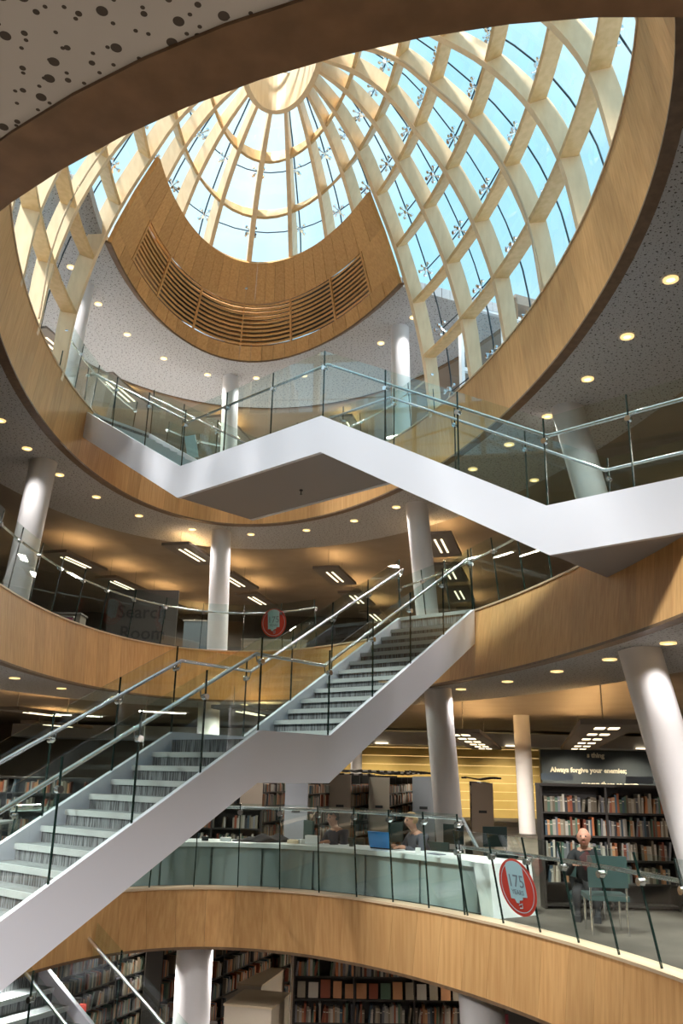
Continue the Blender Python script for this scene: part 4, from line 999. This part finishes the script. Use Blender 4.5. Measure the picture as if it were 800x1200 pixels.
for x, y, z, lb in ((-1.95, 14.6, -3.72, 'black shelf sign left of the pale wooden box'), (.05, 13.9, -3.75, 'black shelf sign right of the pale wooden box')):
    t = thing('shelf_sign', lb, 'sign', 'signs on the lowest floor', (x, y, z)); mb = MB(); mb.box((0, 0, 0), (.42, .02, .13)); mb.build('board', 'shelf', t)
    for s in (-1, 1): mb = MB(); mb.tube([(s*.2, 0, -.35), (s*.2, 0, .06)], .01, 6); mb.build('post', 'shelf', t)
b7 = bookcase(Vector((-2.6, 14.3, Z0)), Xu, Yu, 1.9, [1.2, 1.6, 1.98], .4, 'low display case of red and cream books at the bottom of the view', 2, 2.10)
o = book_stuff([(Xu*.03+Yu*.01+Vector((0, 0, z)), Xu, Yu, 1.8, .30) for z in (1.2, 1.6)]); o.parent = b7; o['kind'] = 'stuff'
t = thing('banner', 'dark red upright banner by the lowest floor column', 'banner', None, (2.25, 12.6, Z0)); mb = MB(); mb.box((0, 0, 1.5), (.20, .02, 3.0)); mb.build('cloth', 'banner', t)
mb = MB(); mb.box((0, 0, .01), (.3, .2, .02)); mb.build('base', 'steel', t)
text_mesh('lettering', 'Expl', .14, 'letters', (.04, -.016, 2.62), (0, 0, 1), (-1, 0, 0), t, .003)
bk = bookcase(Vector((-2.0, 22.5, Z0)), Xu, Yu, 7.0, ZL, .3, 'far wide wall of books on the lowest floor', 7, 3.4)
o = book_stuff([(Xu*.03+Yu*.01+Vector((0, 0, z)), Xu, Yu, 6.9, .27) for z in ZL]); o.parent = bk; o['kind'] = 'stuff'
t = thing('red_board', 'small orange-red board seen through the bottom left stair glass', 'board', None, (-3.5, 13.0, -3.2)); mb = MB(); mb.box((0, 0, 0), (.30, .02, .24)); mb.build('board', 'red', t)

# ------------------------------------------------------------------ middle floor interior
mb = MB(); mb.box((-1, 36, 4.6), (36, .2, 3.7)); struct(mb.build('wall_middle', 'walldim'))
sb = thing('room_sign', 'grey glass screen lettered Search Room behind the middle floor balustrade', 'sign', None, (-5.35, 22.6, Z2))
mb = MB(); mb.box((0, 0, .95), (1.9, .04, 1.9)); mb.build('panel', 'walldim', sb)
text_mesh('lettering', 'Search', .50, 'blackletters', (0, -.03, 1.12), (1, 0, 0), (0, 0, 1), sb, .006, .006)
text_mesh('lettering', 'Room', .50, 'blackletters', (.05, -.03, .55), (1, 0, 0), (0, 0, 1), sb, .006, .006)
for x, y, w, hh, m, lb in ((-7.6, 21.5, 2.0, .95, 'walldark', 'dark desk row behind the middle floor balustrade'), (-3.9, 24, 1.1, 1.3, 'quote', 'dark blue display board right of the Search Room screen'), (-6.75, 20.6, .32, .75, 'magenta', 'magenta pull-up panel behind the middle floor glass'), (-2.0, 26, 2.0, 1.1, 'walldark', 'dark counter behind the upright white column')):
    t = thing('desk' if 'desk' in lb or 'counter' in lb else 'display_board', lb, 'desk' if 'desk' in lb or 'counter' in lb else 'board', None, (x, y, Z2)); mb = MB(); mb.box((0, 0, hh/2), (w, .5 if 'desk' in lb else .08, hh)); mb.build('body', m, t)
    mb = MB(); mb.box((0, 0, hh+.02), (w+.06, .6 if 'desk' in lb else .12, .04)); mb.build('top_edge', 'wallgrey', t)
# gallery bits: two leaning white display panels
for x, y, lb in ((-3.85, 19.9, 'leaning pale panel behind the high landing glass, left one'), (-2.0, 20.0, 'leaning pale panel behind the high landing glass, right one')):
    t = thing('display_stand', lb, 'stand', 'leaning pale panels on the top gallery', (x, y, 7.42)); mb = MB()
    mb.box((0, 0, .45), (.28, .03, .62), (Vector((.95, 0, .2)).normalized(), Yu, Vector((-.2, 0, .95)).normalized())); mb.build('board', 'paleblue', t)
    mb = MB(); mb.tube([(0, .1, 0), (0, .02, .5)], .015, 6); mb.build('stand', 'steel', t)
print('books', NB[0], 'objects', len(bpy.data.objects))
